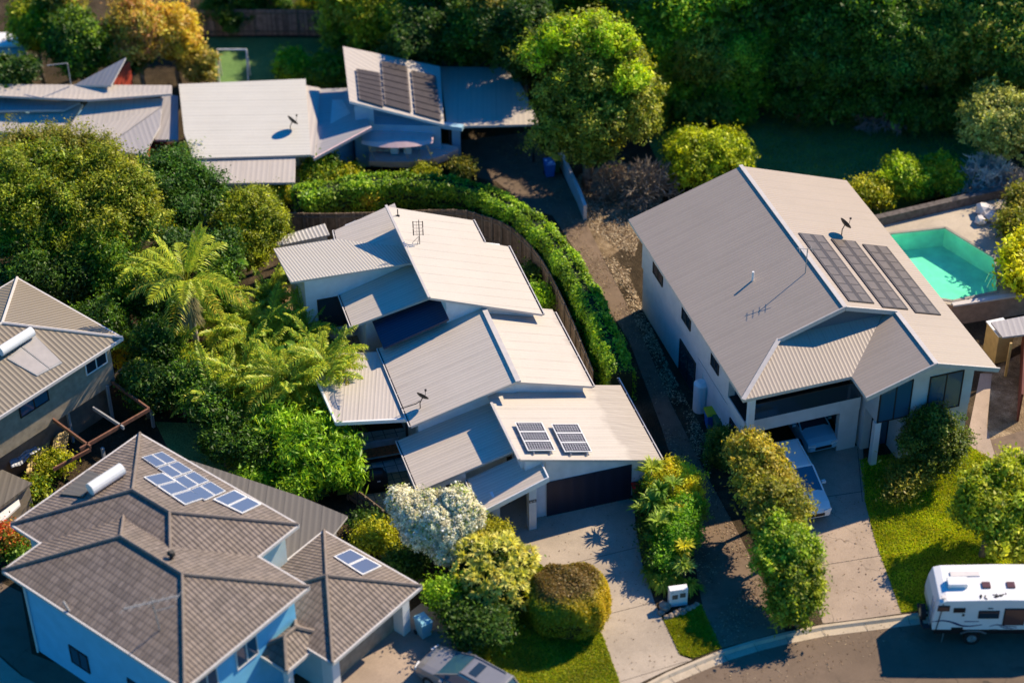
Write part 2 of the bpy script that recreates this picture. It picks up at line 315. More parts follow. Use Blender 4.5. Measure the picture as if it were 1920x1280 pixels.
def leafmat(name,tr=.3,rough=.5,spec=.35):
    m=bpy.data.materials.new(name); m.use_nodes=True; nt=m.node_tree; b=nt.nodes['Principled BSDF']; o=nt.nodes['Material Output']
    a=N(nt,'ShaderNodeAttribute',attribute_name='Col'); nt.links.new(a.outputs['Color'],b.inputs['Base Color']); b.inputs['Roughness'].default_value=rough; b.inputs['Specular IOR Level'].default_value=spec
    t=N(nt,'ShaderNodeBsdfTranslucent'); nt.links.new(mix(nt,1.,a.outputs['Color'],(1.3,1.25,.5),'MULTIPLY'),t.inputs[0]); x=N(nt,'ShaderNodeMixShader'); x.inputs[0].default_value=tr
    nt.links.new(b.outputs[0],x.inputs[1]); nt.links.new(t.outputs[0],x.inputs[2]); nt.links.new(x.outputs[0],o.inputs[0]); return m
GAIN=np.array([2.25,2.0,.9]); m_leaf=leafmat('leaf',.38); m_leafg=leafmat('leaf_glossy',.35,.45,.3); m_flower=leafmat('flower',.12,.8,.1); m_twig=leafmat('twig',0,.9,.1); LM_=(m_leaf,m_leafg)
# ------------------------------------------------------------------ foliage helpers (every leaf is a small quad)
def qmesh(name,V,C,mat,parent=None,off=None):
    """V: (n,4,3) quads, C: (n,3) colours"""
    n=len(V); me=bpy.data.meshes.new(name); off=porig(parent) if off is None else off
    v=(V.reshape(-1,3)-off).astype(np.float32)
    me.vertices.add(4*n); me.vertices.foreach_set('co',v.ravel()); me.loops.add(4*n); me.loops.foreach_set('vertex_index',np.arange(4*n,dtype=np.int32))
    me.polygons.add(n); me.polygons.foreach_set('loop_start',np.arange(0,4*n,4,dtype=np.int32))
    at=me.color_attributes.new('Col','FLOAT_COLOR','POINT'); c=np.ones((4*n,4),np.float32); c[:,:3]=np.repeat(np.clip(C*(GAIN if mat in LM_ else 1),0,.9),4,0); at.data.foreach_set('color',c.ravel())
    me.update(); me.validate(); me.materials.append(mat); o=bpy.data.objects.new(name,me); COL.objects.link(o)
    if parent is not None:o.parent=parent
    else:o.location=off
    return o
def unit(a): return a/np.maximum(np.linalg.norm(a,axis=-1,keepdims=True),1e-9)
def quads(P0,P1,Wd):
    mid=(P0+P1)/2; return np.stack([P0,mid+Wd,P1,mid-Wd],1)
def palette(rng,n,cols):
    cols=np.array(cols,float); i=rng.integers(0,len(cols),n); j=rng.integers(0,len(cols),n); t=rng.random((n,1))**2
    return cols[i]*(1-t)+cols[j]*t
def crown(seed,lobes,n,size,cols,asp=.45,clump=.5,per=45,low=-.35,jit=.22,inner=.18,droop=0.,shell=(.74,1.05),rnd=.9,irr=.17):
    """leaf quads on clumps spread over the outer part of the lobes (cx,cy,cz,rx,ry,rz)"""
    rng=np.random.default_rng(seed); L=np.array(lobes,float); w=(L[:,3]*L[:,4]+L[:,3]*L[:,5]+L[:,4]*L[:,5]); w/=w.sum()
    nc=max(4,int(n/per)); li=rng.choice(len(L),nc,p=w); d=unit(rng.normal(size=(nc,3))); bad=d[:,2]<low; d[bad,2]*=-1
    ph=rng.uniform(0,6.28,(6,)); wob=np.sin(d[:,0]*5+ph[0]+li*1.7)*np.sin(d[:,1]*5+ph[1]+li)+.7*np.sin(d[:,2]*7+ph[2])*np.sin(d[:,0]*8+ph[3]); 
    r=rng.uniform(shell[0],shell[1],(nc,1))*(1+irr*wob[:,None])*np.where(rng.random((nc,1))<.07,rng.uniform(1.05,1.3,(nc,1)),1); cc=L[li,:3]+d*L[li,3:]*r
    cl=palette(rng,nc,cols)*rng.uniform(.6,1.4,(nc,1)); cs=rng.uniform(.55,1.3,nc)*clump
    ci=rng.integers(0,nc,n); dd=d[ci]; p=cc[ci]+rng.normal(size=(n,3))*cs[ci][:,None]*.5
    nr=unit(dd*.9+np.array([.25,.18,.5])*1.+rng.normal(size=(n,3))*rnd)
    a=unit(np.cross(nr,rng.normal(size=(n,3)))); 
    if droop: a=unit(a+np.array([0,0,-droop])+dd*.5); 
    b=unit(np.cross(nr,a)); s=size*rng.uniform(.6,1.35,(n,1))
    s=s*np.where(rng.random((n,1))<.12,1.5,1); V=quads(p-a*s*.5,p+a*s*.5,b*s*asp*.5); C=cl[ci]*rng.uniform(1-jit,1+jit,(n,1))*np.where(rng.random((n,1))<.12,1.55,1)
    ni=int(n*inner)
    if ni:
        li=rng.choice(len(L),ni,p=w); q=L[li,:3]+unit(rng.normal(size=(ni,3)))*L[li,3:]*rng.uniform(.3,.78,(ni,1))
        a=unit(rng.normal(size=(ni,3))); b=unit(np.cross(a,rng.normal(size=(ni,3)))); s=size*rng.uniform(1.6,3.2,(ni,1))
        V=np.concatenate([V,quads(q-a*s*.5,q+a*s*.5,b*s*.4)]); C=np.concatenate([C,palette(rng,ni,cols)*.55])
    return V,C
def blades(seed,cen,dirs,n,L,w,cols,spread=1.1,droop=.25,per_col=True):
    """rosettes of strap leaves: n blades from each centre, fanned about its direction"""
    rng=np.random.default_rng(seed); m=len(cen); cen=np.repeat(np.array(cen,float),n,0); d=np.repeat(unit(np.array(dirs,float)),n,0)
    ax=rng.normal(size=(m*n,3)); ax=unit(ax-(ax*d).sum(1,keepdims=True)*d); q=unit(d*rng.uniform(.25,1,(m*n,1))+ax*spread*rng.uniform(.5,1.1,(m*n,1))); ln=np.asarray(L)*rng.uniform(.7,1.15,(m*n,1)) if np.ndim(L)==0 else np.repeat(np.array(L),n)[:,None]*rng.uniform(.7,1.15,(m*n,1))
    m1=cen+q*ln*.6; tip=m1+(q*.45-np.array([0,0,droop]))*ln*.9; wd=unit(np.cross(q,np.array([0,0,1.])+rng.normal(size=(m*n,3))*.3))*w*.5
    c=np.repeat(palette(rng,m,cols)*rng.uniform(.85,1.15,(m,1)),n,0)*rng.uniform(.8,1.2,(m*n,1))
    A=np.stack([cen-wd*.6,cen+wd*.6,m1+wd,m1-wd],1); B=np.stack([m1-wd,m1+wd,tip+wd*.12,tip-wd*.12],1)
    return np.concatenate([A,B]),np.concatenate([c,c*1.08])
G_DK=[(.018,.05,.012),(.03,.075,.015),(.012,.04,.014),(.04,.08,.02)]
G_MD=[(.05,.11,.015),(.08,.15,.02),(.035,.09,.018),(.1,.17,.02)]
G_YL=[(.16,.2,.015),(.22,.24,.02),(.1,.15,.015),(.26,.27,.03)]
G_OL=[(.1,.12,.03),(.14,.15,.04),(.07,.1,.025),(.17,.16,.05)]
G_BR=[(.1,.21,.015),(.15,.28,.02),(.07,.16,.02),(.2,.33,.03)]
G_OR=[(.34,.19,.14),(.36,.24,.11),(.3,.24,.08),(.22,.2,.06),(.34,.17,.15),(.16,.18,.04)]
def trunk(name,base,tops,r,mat,parent,seed=0):
    rng=random.Random(seed); m=MB(); b=Vector([float(x) for x in base]); f=sum((Vector(t) for t in tops),Vector())/len(tops); fork=b.lerp(Vector((f.x*.6+b.x*.4,f.y*.6+b.y*.4,f.z)),.5)
    md=b.lerp(fork,.5)+Vector((rng.uniform(-.1,.1),rng.uniform(-.1,.1),0)); m.tube([b,md,fork],[r*1.15,r,r*.8],8)
    for t in tops:
        t=Vector(t); k=fork.lerp(t,.5)+Vector((rng.uniform(-.2,.2),rng.uniform(-.2,.2),rng.uniform(0,.3))); m.tube([fork,k,t],[r*.6,r*.4,r*.15],6)
    return m.build(name,mat,parent,smooth=True)
def tree(name,label,cat,base,lobes,n,size,cols,group=None,tr=.18,bark=None,seed=1,mat=None,**k):
    """lobes relative to base"""
    base=np.array([base[0],base[1],base[2] if len(base)>2 else 0.]); t=thing(name,label,cat,base,0,group)
    L=[(base[0]+a,base[1]+b,base[2]+c,d,e,f) for a,b,c,d,e,f in lobes]
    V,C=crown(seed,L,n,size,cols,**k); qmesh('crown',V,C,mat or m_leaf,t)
    if tr: trunk('trunk',base,[(q[0],q[1],q[2]) for q in L[:5]],tr,bark or m_bark,t,seed)
    return t
def lobeset(seed,R_,H,n,z0,fl=.6,sz=.5):
    rng=random.Random(seed); o=[(0,0,z0+(H-z0)*.5,R_*.75,R_*.75,(H-z0)*.42)]
    for i in range(n):
        a=2*math.pi*i/n+rng.uniform(-.4,.4); rr=R_*rng.uniform(.35,.72); s=R_*sz*rng.uniform(.75,1.15); z=z0+(H-z0)*rng.uniform(.35,.85)
        o.append((rr*math.cos(a),rr*math.sin(a),z,s,s,s*fl*rng.uniform(.9,1.3)))
    return o
def frond_mesh(name,L,rise,sag,nl,ll,lw,cols,seed,vee=.35,stem=(.12,.14,.03)):
    """feather leaf growing along +x from the origin"""
    rng=np.random.default_rng(seed); t=np.linspace(0,1,14); X=L*(t-.12*t*t*sag); Z=L*(rise*t-sag*t*t*.75); pts=np.stack([X,np.zeros_like(X),Z],1)
    V=[];C=[]
    for a,b in zip(pts,pts[1:]):
        w=np.array([[0,.022,0]]); V.append(np.stack([a[None]-w,a[None]+w,b[None]+w*.8,b[None]-w*.8],1)); C.append(np.array([stem]))
        w=np.array([[0,0,.02]]); V.append(np.stack([a[None]-w,a[None]+w,b[None]+w*.8,b[None]-w*.8],1)); C.append(np.array([stem]))
    tt=np.linspace(.14,.99,nl); cx=np.interp(tt,t,pts[:,0]); cz=np.interp(tt,t,pts[:,2]); tang=np.stack([np.gradient(cx),np.zeros(nl),np.gradient(cz)],1); tang=unit(tang)
    for sgn in (-1,1):
        p0=np.stack([cx,np.zeros(nl),cz],1); d=tang*.55+np.array([0,sgn*.8,0])+np.array([0,0,1])*vee*rng.uniform(.2,1.2,(nl,1)); d=unit(d+rng.normal(size=(nl,3))*.1)
        ln=(ll*np.sin(np.pi*np.clip(tt*.86+.16,0,1))**.6*rng.uniform(.85,1.1,nl))[:,None]; m1=p0+d*ln*.55; tip=m1+(d*.4+np.array([0,0,-.42])*rng.uniform(.6,1.3,(nl,1)))*ln
        wd=unit(np.cross(d,np.array([0,0,1.])))*lw*.5; c=palette(rng,nl,cols)*rng.uniform(.8,1.2,(nl,1))
        V+= [np.stack([p0-wd*.5,p0+wd*.5,m1+wd,m1-wd],1),np.stack([m1-wd,m1+wd,tip+wd*.1,tip-wd*.1],1)]; C+=[c,c*1.1]
    o=qmesh(name,np.concatenate(V),np.concatenate(C),m_leafg,None,np.zeros(3)); me=o.data; bpy.data.objects.remove(o); return me
P_Y=[(.19,.25,.03),(.26,.3,.04),(.13,.21,.03)]; P_G=[(.06,.14,.02),(.1,.19,.03),(.13,.21,.03)]; P_T=[(.28,.25,.06),(.34,.29,.08),(.18,.2,.04)]
FR={'up':frond_mesh('frond_up',2.7,1.0,.35,38,.62,.05,P_Y,1),'mid':frond_mesh('frond_mid',2.9,.55,.62,40,.66,.05,P_Y,2),'low':frond_mesh('frond_low',2.9,.15,.8,40,.66,.05,P_T+P_G,3),'grn':frond_mesh('frond_green',2.8,.5,.6,40,.62,.05,P_G,4),
    'c_up':frond_mesh('frond_small_up',2.0,1.1,.5,26,.42,.045,P_G+P_Y,5),'c_mid':frond_mesh('frond_small_mid',2.2,.75,.85,28,.45,.045,P_Y,6),'c_low':frond_mesh('frond_small_low',2.2,.35,.9,28,.45,.045,P_T+P_G,7)}
def frond(parent,kind,h,yaw,pitch=0,sc=1,off=(0,0)):
    o=bpy.data.objects.new('frond',FR[kind]); COL.objects.link(o); o.parent=parent; o.location=(off[0],off[1],h); o.rotation_euler=(0,-pitch,yaw); o.scale=(sc,sc,sc); return o
# ------------------------------------------------------------------ ground
def px(pts,z=0): return [P(x,y,z) for x,y in pts]
def sheet_obj(name,pts,th,mat,label=None,cat=None,kind='structure'):
    m=MB(); m.slab(pts,th,0); o=m.build(name,mat); return tag(o,label,cat,None,kind)
K0=[(1100,1330),(1180,1296),(1250,1259),(1300,1238),(1352,1217),(1410,1199),(1470,1184),(1540,1170),(1620,1160),(1700,1150),(1800,1137),(1920,1122),(2100,1100)]
KP=[P(x,y,0)[:2] for x,y in K0]
def offs(pts,d):
    o=[]
    for i,p in enumerate(pts):
        a=pts[max(i-1,0)];b=pts[min(i+1,len(pts)-1)]; t=(b-a)/np.linalg.norm(b-a); o.append(p+np.array([t[1],-t[0]])*d)
    return o
far=[(300,KP[-1][1]),(300,700),(-300,700),(-300,-60),(0,-60),(KP[0][0]-3,-32)]
m=MB(); m.slab([(*p,0) for p in KP]+[(*p,0) for p in far],.3); tag(m.build('ground',m_dirt),kind='structure')
m=MB(); m.slab([(-60,-75,-.135),(120,-75,-.135),(120,10,-.135),(-60,10,-.135)],.1); tag(m.build('road',m_asph),kind='structure')
k1=offs(KP,.02);k2=offs(KP,.17);k3=offs(KP,.27);k4=offs(KP,.62); m=MB()
for i in range(len(KP)-1):
    for a,za,b,zb in ((k1,.004,k2,.002),(k2,.002,k3,-.115),(k3,-.115,k4,-.128)):
        m.face([(*a[i],za),(*b[i],zb),(*b[i+1],zb),(*a[i+1],za)])
    
m.face([(*k1[0],.004),(*k1[0],-.3),(*k4[0],-.3),(*k4[0],-.128)])
tag(m.build('kerb',m_kerb),kind='structure')
kj=MB()
for i in range(1,len(KP)-1):
    for t in (0,):
        a=k1[i]*(1-t)+k1[i+1]*t; b=k4[i]*(1-t)+k4[i+1]*t; kj.bar((*a,-.002),(*b,-.122),.012,.01)
tag(kj.build('kerb_joints',m_joint),kind='structure')
DRV=[(1021,960),(1187,928),(1192,985),(1205,1060),(1228,1130),(1275,1228),(1298,1236),(1250,1256),(1205,1277),(1170,1300),(1130,1190),(1060,1100),(1000,1045),(940,995),(915,925),(1018,900)]
sheet_obj('driveway',px(DRV,.012),.01,m_conc)
m=MB()
for a,b in (((1087,1052),(1193,1026)),((1118,1156),(1233,1127)),((1160,1278),(1290,1238)),((936,985),(1003,966))): m.bar(P(*a,.015),P(*b,.015),.022,.006)
tag(m.build('driveway_joints',m_joint),kind='structure')
BX=[(1335,1219),(1310,1100),(1290,960),(1240,800),(1180,640),(1130,560),(1085,480),(1040,410),(985,340),(900,262),(1000,245),(1040,300),(1075,370),(1110,440),(1150,520),(1200,620),(1260,760),(1330,900),(1385,1000),(1435,1100),(1472,1182),(1410,1198)]
sheet_obj('shared_driveway',px(BX,.008),.006,m_concd)
m=MB(); m.slab(px([(860,262),(985,250),(1060,410),(1000,395),(930,340),(880,330)],.016),.006); tag(m.build('back_driveway',m_asph),kind='structure')
sheet_obj('neighbour_driveway',px([(1470,830),(1618,835),(1622,940),(1640,1010),(1690,1149),(1620,1159),(1543,1168),(1520,1100),(1500,1000),(1480,900)],.012),.01,m_conc2)
m=MB()
for a,b in (((1500,938),(1622,920)),((1525,1062),(1658,1040)),((1608,840),(1617,940))): m.bar(P(*a,.015),P(*b,.015),.025,.006)
tag(m.build('neighbour_driveway_joints',m_joint),kind='structure')
sheet_obj('tiled_house_driveway',px([(560,1290),(660,1230),(790,1130),(860,1170),(900,1240),(960,1330),(700,1400)],.012),.01,m_conc2)
sheet_obj('side_path',px([(1812,828),(1838,700),(1860,700),(1850,800),(1868,862),(1836,850)],.012),.01,m_conc2)
sheet_obj('side_parking',px([(1852,826),(1920,806),(2000,830),(2000,900),(1870,864)],.01),.008,m_concd)
sheet_obj('side_yard',px([(1838,700),(1960,640),(1960,810),(1852,826)],.006),.005,m_litter)
sheet_obj('litter_yard',px([(1085,330),(1150,300),(1260,330),(1230,400),(1200,440),(1120,500),(1150,600),(1180,700),(1130,560),(1085,480),(1040,410)],.0045),.004,m_litter)
LG=px([(1130,1190),(1170,1300),(900,1320),(850,1200),(900,1090),(1000,1045),(1060,1100)],.006); sheet_obj('front_lawn',LG,.005,m_turf)
SG=px([(1243,1158),(1312,1130),(1352,1214),(1300,1233),(1275,1226)],.006); sheet_obj('verge_lawn',SG,.005,m_turf)
RG=px([(1612,862),(1700,845),(1820,838),(1870,866),(1960,905),(1960,1112),(1800,1134),(1690,1148),(1640,1010),(1622,940)],.006); sheet_obj('neighbour_lawn',RG,.005,m_turf)
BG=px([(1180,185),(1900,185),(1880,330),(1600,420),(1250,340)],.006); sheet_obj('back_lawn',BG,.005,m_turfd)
TG=px([(340,70),(660,72),(660,170),(420,165)],.006); sheet_obj('far_lawn',TG,.005,m_turfd)
sheet_obj('side_lawn',px([(290,790),(520,800),(620,930),(480,940),(330,870)],.006),.005,m_turfd)
sheet_obj('patio',px([(640,815),(770,800),(775,880),(668,893)],.012),.01,m_tp1); sheet_obj('patio_pavers',px([(655,893),(775,880),(830,965),(740,985),(705,965),(650,925)],.008),.006,m_tp2)
sheet_obj('side_paving',px([(512,548),(565,536),(600,650),(700,650),(720,700),(640,660),(560,620)],.008),.006,m_tp2)
sheet_obj('porch_slab',px([(876,915),(1000,890),(1022,962),(1000,985),(925,998)],.035),.03,m_conc)
def inpoly(pts,n,rng):
    q=np.array([p[:2] for p in pts]); lo=q.min(0);hi=q.max(0); out=[]
    while len(out)<n:
        c=rng.uniform(lo,hi,(n,2)); ins=np.zeros(n,bool); j=len(q)-1
        for i in range(len(q)):
            a=(q[i,1]>c[:,1])!=(q[j,1]>c[:,1]); xx=(q[j,0]-q[i,0])*(c[:,1]-q[i,1])/(q[j,1]-q[i,1]+1e-12)+q[i,0]; ins^=a&(c[:,0]<xx); j=i
        out+=list(c[ins])
    return np.array(out[:n])
def grass(pts,n,h,cols,seed,label):
    rng=np.random.default_rng(seed); c=inpoly(pts,n,rng); p0=np.concatenate([c,np.zeros((n,1))+.004],1); a=rng.uniform(0,6.28,n); lean=rng.normal(size=(n,2))*.5
    p1=p0+np.stack([lean[:,0]*h,lean[:,1]*h,rng.uniform(.5,1.3,n)*h],1); w=np.stack([np.cos(a),np.sin(a),0*a],1)*.028
    pt=np.sin(c[:,0]*1.7+3*np.sin(c[:,1]*.9))*np.sin(c[:,1]*1.3+2*np.sin(c[:,0]*.7)); C=palette(rng,n,cols)*rng.uniform(.7,1.25,(n,1))*(1+.22*pt[:,None])
    o=qmesh('grass',quads(p0,p1,w),C,m_leaf,None,np.array([p0[:,0].mean(),p0[:,1].mean(),0])); return tag(o,label,'grass',kind='stuff')
GY=[(.14,.2,.015),(.2,.25,.02),(.1,.16,.015),(.24,.23,.05)]
grass(LG,42000,.07,GY,11,'mown yellow green grass of the front lawn beside the round clipped bush')
grass(SG,12000,.07,GY,12,'small patch of mown grass between the white letterbox and the kerb')
grass(RG,70000,.08,[(.19,.27,.015),(.25,.31,.02),(.14,.22,.015),(.28,.27,.05)],13,'bright yellow green grass in front of the two storey house')
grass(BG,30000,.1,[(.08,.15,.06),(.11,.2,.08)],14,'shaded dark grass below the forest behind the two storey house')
# ------------------------------------------------------------------ measuring helpers
def onpl(x,y,fn):
    z=3.
    for _ in range(60): z=z*.4+.6*fn(P(x,y,z))
    return P(x,y,z)
def uv_of(fr,p): d=np.array(p[:2])-fr.O; return float(d@fr.ex),float(d@fr.ey)
def onV(x,y,fr,v):
    lo,hi=-5.,14.
    for _ in range(50):
        mz=(lo+hi)/2
        if uv_of(fr,P(x,y,mz))[1]>v: lo=mz
        else: hi=mz
    return uv_of(fr,P(x,y,lo))[0],lo
def onU(x,y,fr,u):
    best=min(np.arange(-1,9,.01),key=lambda z:abs(uv_of(fr,P(x,y,z))[0]-u)); return uv_of(fr,P(x,y,best))[1],best
def window(parent,fr,u0,u1,z0,z1,v=None,u=None,out=-1,glass=None,frame=None,mull=1,label=None):
    """window on the wall plane v=const (spans u0..u1) or u=const (spans u0..u1 along v); out = side it faces"""
    f=MB(); g=MB(); t=.06
    def bx(mb,a0,a1,b0,b1,d0,d1):
        c=(a0+a1)/2; 
        if v is not None: p=fr(c,v+out*(d0+d1)/2,(b0+b1)/2); mb.box(p,(a1-a0,d1-d0,b1-b0),fr.a)
        else: p=fr(u+out*(d0+d1)/2,c,(b0+b1)/2); mb.box(p,(d1-d0,a1-a0,b1-b0),fr.a)
    bx(g,u0+.02,u1-.02,z0+.02,z1-.02,.0,.03)
    for a in (u0,u1-t): bx(f,a,a+t,z0,z1,-.01,.06)
    for b in (z0,z1-t): bx(f,u0+t,u1-t,b,b+t,-.01,.058)
    for k in range(mull):
        a=u0+(u1-u0)*(k+1)/(mull+1); bx(f,a-.03,a+.03,z0+t,z1-t,-.01,.05)
    w=f.build('window',frame or m_dark,parent); g.build('pane',glass or m_glass,w); return w
def gutter(parent,a,b,side,name='gutter',w=.12):
    """side: unit xy vector pointing away from the roof"""
    m=MB(); a=np.array(a);b=np.array(b); s=np.array([*side,0]); m.bar(a+s*.05+[0,0,-.05],b+s*.05+[0,0,-.05],.07,.05,0); m.bar(a+s*.1+[0,0,-.02],b+s*.1+[0,0,-.02],.045,.1,1)
    L=np.linalg.norm(b-a); k=max(2,int(L/1.2))
    for i in range(k+1):
        c=a+(b-a)*i/k; m.bar(c+[0,0,.012],c+s*.12+[0,0,.012],.03,.012,1)
    return m.build(name,[m_gutd,m_gut],parent)
# ------------------------------------------------------------------ central house
def plane3(a,b,c):
    a,b,c=[np.array(q,float) for q in (a,b,c)]; n=np.cross(b-a,c-a); return lambda p:a[2]-(n[0]*(p[0]-a[0])+n[1]*(p[1]-a[1]))/n[2]
def plx(*q): return plane3(*[P(*k) for k in q])
zM3R=plx((1240,862,2.3),(1157,709,2.3),(973.5,861.5,4.1)); zM2R=plx((1111,724,3.35),(1039,586,3.35),(969.5,716,4.6)); zM1R=plx((1017,589,4.2),(952.5,462,4.2),(805,558,6.2))
zM3L=plx((785,920,2.25),(745.6,825.7,2.25),(962,845,3.45)); zM2L=plx((771,799,3.45),(710,653,3.45),(969,715,4.92)); zF=plx((660,612,4.05),(637,552,4.05),(803,560,5.25))
zH=plx((900,962,2.35),(876,898,2.35),(1028,896,3.4)); zE=plx((545,529,5.4),(773,493,5.72),(513,466,4.05))
zU=plane3(onpl(630,448,zE)+[0,0,0],onpl(751,462,zE),P(627,432,zE(onpl(630,448,zE))))
H=thing('house','single storey house with staggered pale skillion roofs, two solar arrays and a navy garage door','house',HF(-4,8,0))
def skil(name,zf,pix,mat,th=.13,side=m_fas,extra=()):
    m=MB(); m.slab([onpl(x,y,zf) for x,y in pix],th,0,1); return m.build(name,[mat,side],H)
def HZ(u,v,f,d=0): q=HF(u,v); return np.array([q[0],q[1],f(q)+d])
def skl(name,zf,uvs,mat,th=.13,side=m_fas):
    m=MB(); m.slab([HZ(u,v,zf) for u,v in uvs],th,0,1); return m.build(name,[mat,side],H)
def U_(x,y,f): return uv_of(HF,onpl(x,y,f))
g3=U_(1240,862,zM3R);r3=U_(973.5,861.5,zM3R);r3b=U_(921,756,zM3R)
skl('roof',zM3R,[g3,(g3[0],5.7),(-4.3,5.7),(-4.3,5.03),(r3b[0],5.03),r3],m_roofR3)
g2=U_(1111,724,zM2R);g2b=U_(1039,586,zM2R)
skl('roof',zM2R,[g2,(g2b[0],g2b[1]+.3),(-4.2,g2b[1]+.3),U_(969.5,716,zM2R)],m_roofR)
skil('roof',zM1R,[(805,558),(1017,589),(952.5,462),(907,454),(886,413),(724,387)],m_roofR)
e3=U_(785,920,zM3L); skl('roof',zM3L,[e3,(-5.5,U_(962,845,zM3L)[1]),(-5.5,5.04),(e3[0]-.05,5.04)],m_roofL)
e2=U_(771,799,zM2L);e2b=U_(710,653,zM2L);r2=U_(969,715,zM2L);r2b=U_(902,574,zM2L)
skil('roof',zM2L,[(771,799),(969,715),(902,574),(710,653)],m_roofL)
f1=U_(660,612,zF);f1b=U_(637,552,zF); skl('roof',zF,[f1,(-6.5,U_(803,560,zF)[1]),(-6.5,U_(772,495,zF)[1]),f1b],m_roofL)
skil('roof',zE,[(545,529),(779,492),(770,440),(640,446),(513,466)],m_roofE,.12)
skil('roof',zU,[(631,450),(770,465),(740,381),(627,432)],m_roofL)
h1=U_(900,962,zH);h1b=U_(876,898,zH);h2=U_(1028,896,zH); skl('porch_roof',zH,[h1,h2,(h2[0],h1b[1]),h1b],m_roofL,.1)
m=MB(); dz=np.array([0,0,-.05]); a_=HZ(*h1,zH)+dz-[*HF.ey*.03,0]; b_=HZ(*h2,zH)+dz-[*HF.ey*.03,0]; m.bar(a_,b_,.06,.28); m.bar(b_,HZ(h2[0],0,zH)+dz,.06,.26); m.build('fascia',m_wht,H)
# dark low roof in the courtyard
dk=lambda p:zF(p)-.45
m=MB(); m.slab([HZ(u,v,dk) for u,v in ((-9.75,f1[1]+.6),(-6.3,f1[1]+.6),(-6.3,r2b[1]-.6),(-9.75,r2b[1]-.6))],.1); m.build('courtyard_roof',m_roofDk,H)
def flash(a,b,f,w,h,dz=.02): m=MB(); m.bar(onpl(*a,f)+[0,0,dz],onpl(*b,f)+[0,0,dz],w,h); m.build('ridge_flashing',m_fas,H)
flash((972,716),(905,574),zM2L,.26,.1); flash((805,559),(724,386.5),zM1R,.13,.12); flash((973.5,862.5),(921,756),zM3R,.13,.12)
# walls
m=MB(); fp=lambda pts:[HF(s,t)[:2] for s,t in pts]
def wall(pts,f,z0=0,mat=m_wall,name='wall',d=.14):
    m=MB(); m.prism(fp(pts),z0,[(f(HF(*q))-d) if callable(f) else f for q in pts]); return m.build(name,mat,H)
wall([(-4.43,0),(.65,0),(.65,5.3),(-5.4,5.3),(-5.4,2.2),(-4.43,2.2)],zM3R)
wall([(-5.42,0.02),(-4.45,0.02),(-4.45,2.1),(-5.42,2.1)],zM3R,2.2); wall([(-4.9,0.0),(-4.44,0.0),(-4.44,.5),(-4.9,.5)],2.19)
wall([(-10.05,1.35),(-8.0,1.35),(-8.0,2.4),(-5.45,2.4),(-5.45,5.0),(-10.05,5.0)],zM3L); wall([(-5.55,.3),(-5.42,.3),(-5.42,4.4),(-5.55,4.4)],zM3R,2.6)
wall([(-9.35,5.05),(-4.45,5.05),(-4.45,10.8),(-9.35,10.8)],zM2L); wall([(-4.44,5.12),(-.85,5.12),(-.85,10.5),(-4.44,10.5)],zM2R)
wall([(-6.3,10.65),(-1.7,10.65),(-1.7,16.8),(-2.8,16.8),(-2.8,18.6),(-6.3,18.6)],zM1R)
wt=f1b[1]-.02
wall([(-10.1,f1[1]+.35),(-6.32,f1[1]+.35),(-6.32,wt),(-10.1,wt)],zF); wall([(-12.65,wt),(-6.32,wt),(-6.32,19.9),(-12.65,19.9)],zE); wall([(-12.67,wt+.02),(-12.64,wt+.02),(-12.64,19.8),(-12.67,19.8)],zE,0,m_wallb,d=.17)
wall([(-9.2,19.5),(-6.9,19.5),(-6.9,21.),(-9.2,21.)],zU)
m=MB(); m.prism(fp([(-13.2,11.5),(-9.4,11.5),(-9.4,wt-.02),(-13.2,wt-.02)]),0,1.2); tag(m.build('courtyard_terrace',m_tp2),kind='structure')
# porch columns
for s,t in ((-7.1,-.5),(-5.3,-.55)):
    m=MB(); m.box(HF(s,t,1.32+(s+7.1)*.12),(.38,.38,2.6+(s+7.1)*.25),HF.a); m.build('column',m_wall,H,bevel=.01)
m=MB(); m.box(HF(-5.3,-.745,1.86),(.36,.02,.17),HF.a); sg=m.build('number_plate',m_black,H)
def text(s,size,loc,fr_a,tilt,mat,parent,name='number',ext=.004):
    c=bpy.data.curves.new(name,'FONT'); c.body=s; c.size=size; c.align_x='CENTER'; c.align_y='CENTER'; c.extrude=ext; c.materials.append(mat)
    o=bpy.data.objects.new(name,c); COL.objects.link(o); o.parent=parent; bpy.context.view_layer.update(); me=bpy.data.meshes.new_from_object(o.evaluated_get(bpy.context.evaluated_depsgraph_get())); bpy.data.objects.remove(o); o=bpy.data.objects.new(name,me); COL.objects.link(o); o.parent=parent; o.location=np.array(loc)-porig(parent); o.rotation_euler=(tilt,0,fr_a); return o
text('6/10',.15,HF(-5.3,-.762,1.86),HF.a,R(90),m_wht,sg)
m=MB(); m.box(HF(-2.23,-.03,1.09),(4.3,.06,2.18),HF.a); gd=m.build('garage_door',m_navy,H)
m=MB(); m.box(HF(-5.2,2.37,1.05),(.0+.9,.06,2.1),HF.a); m.build('entry_door',m_dark,H)
m=MB(); m.box(HF(-6.3,1.6,.05),(.95,.55,.02),HF.a,rx=0); tag(m.build('doormat',m_black),'dark rectangular doormat on the porch slab behind the white columns','doormat')
window(H,HF,-9.0,-8.2,1.0,2.1,v=1.35)
a=onV(594,562,HF,wt); b=onV(596,618,HF,wt); window(H,HF,a[0],a[0]+2.6,b[1],a[1],v=wt,mull=1)
m=MB(); m.box(HF(a[0]+1.3,wt-.1,b[1]-.1),(2.9,.22,.12),HF.a); m.build('window_sill',m_wht,H)
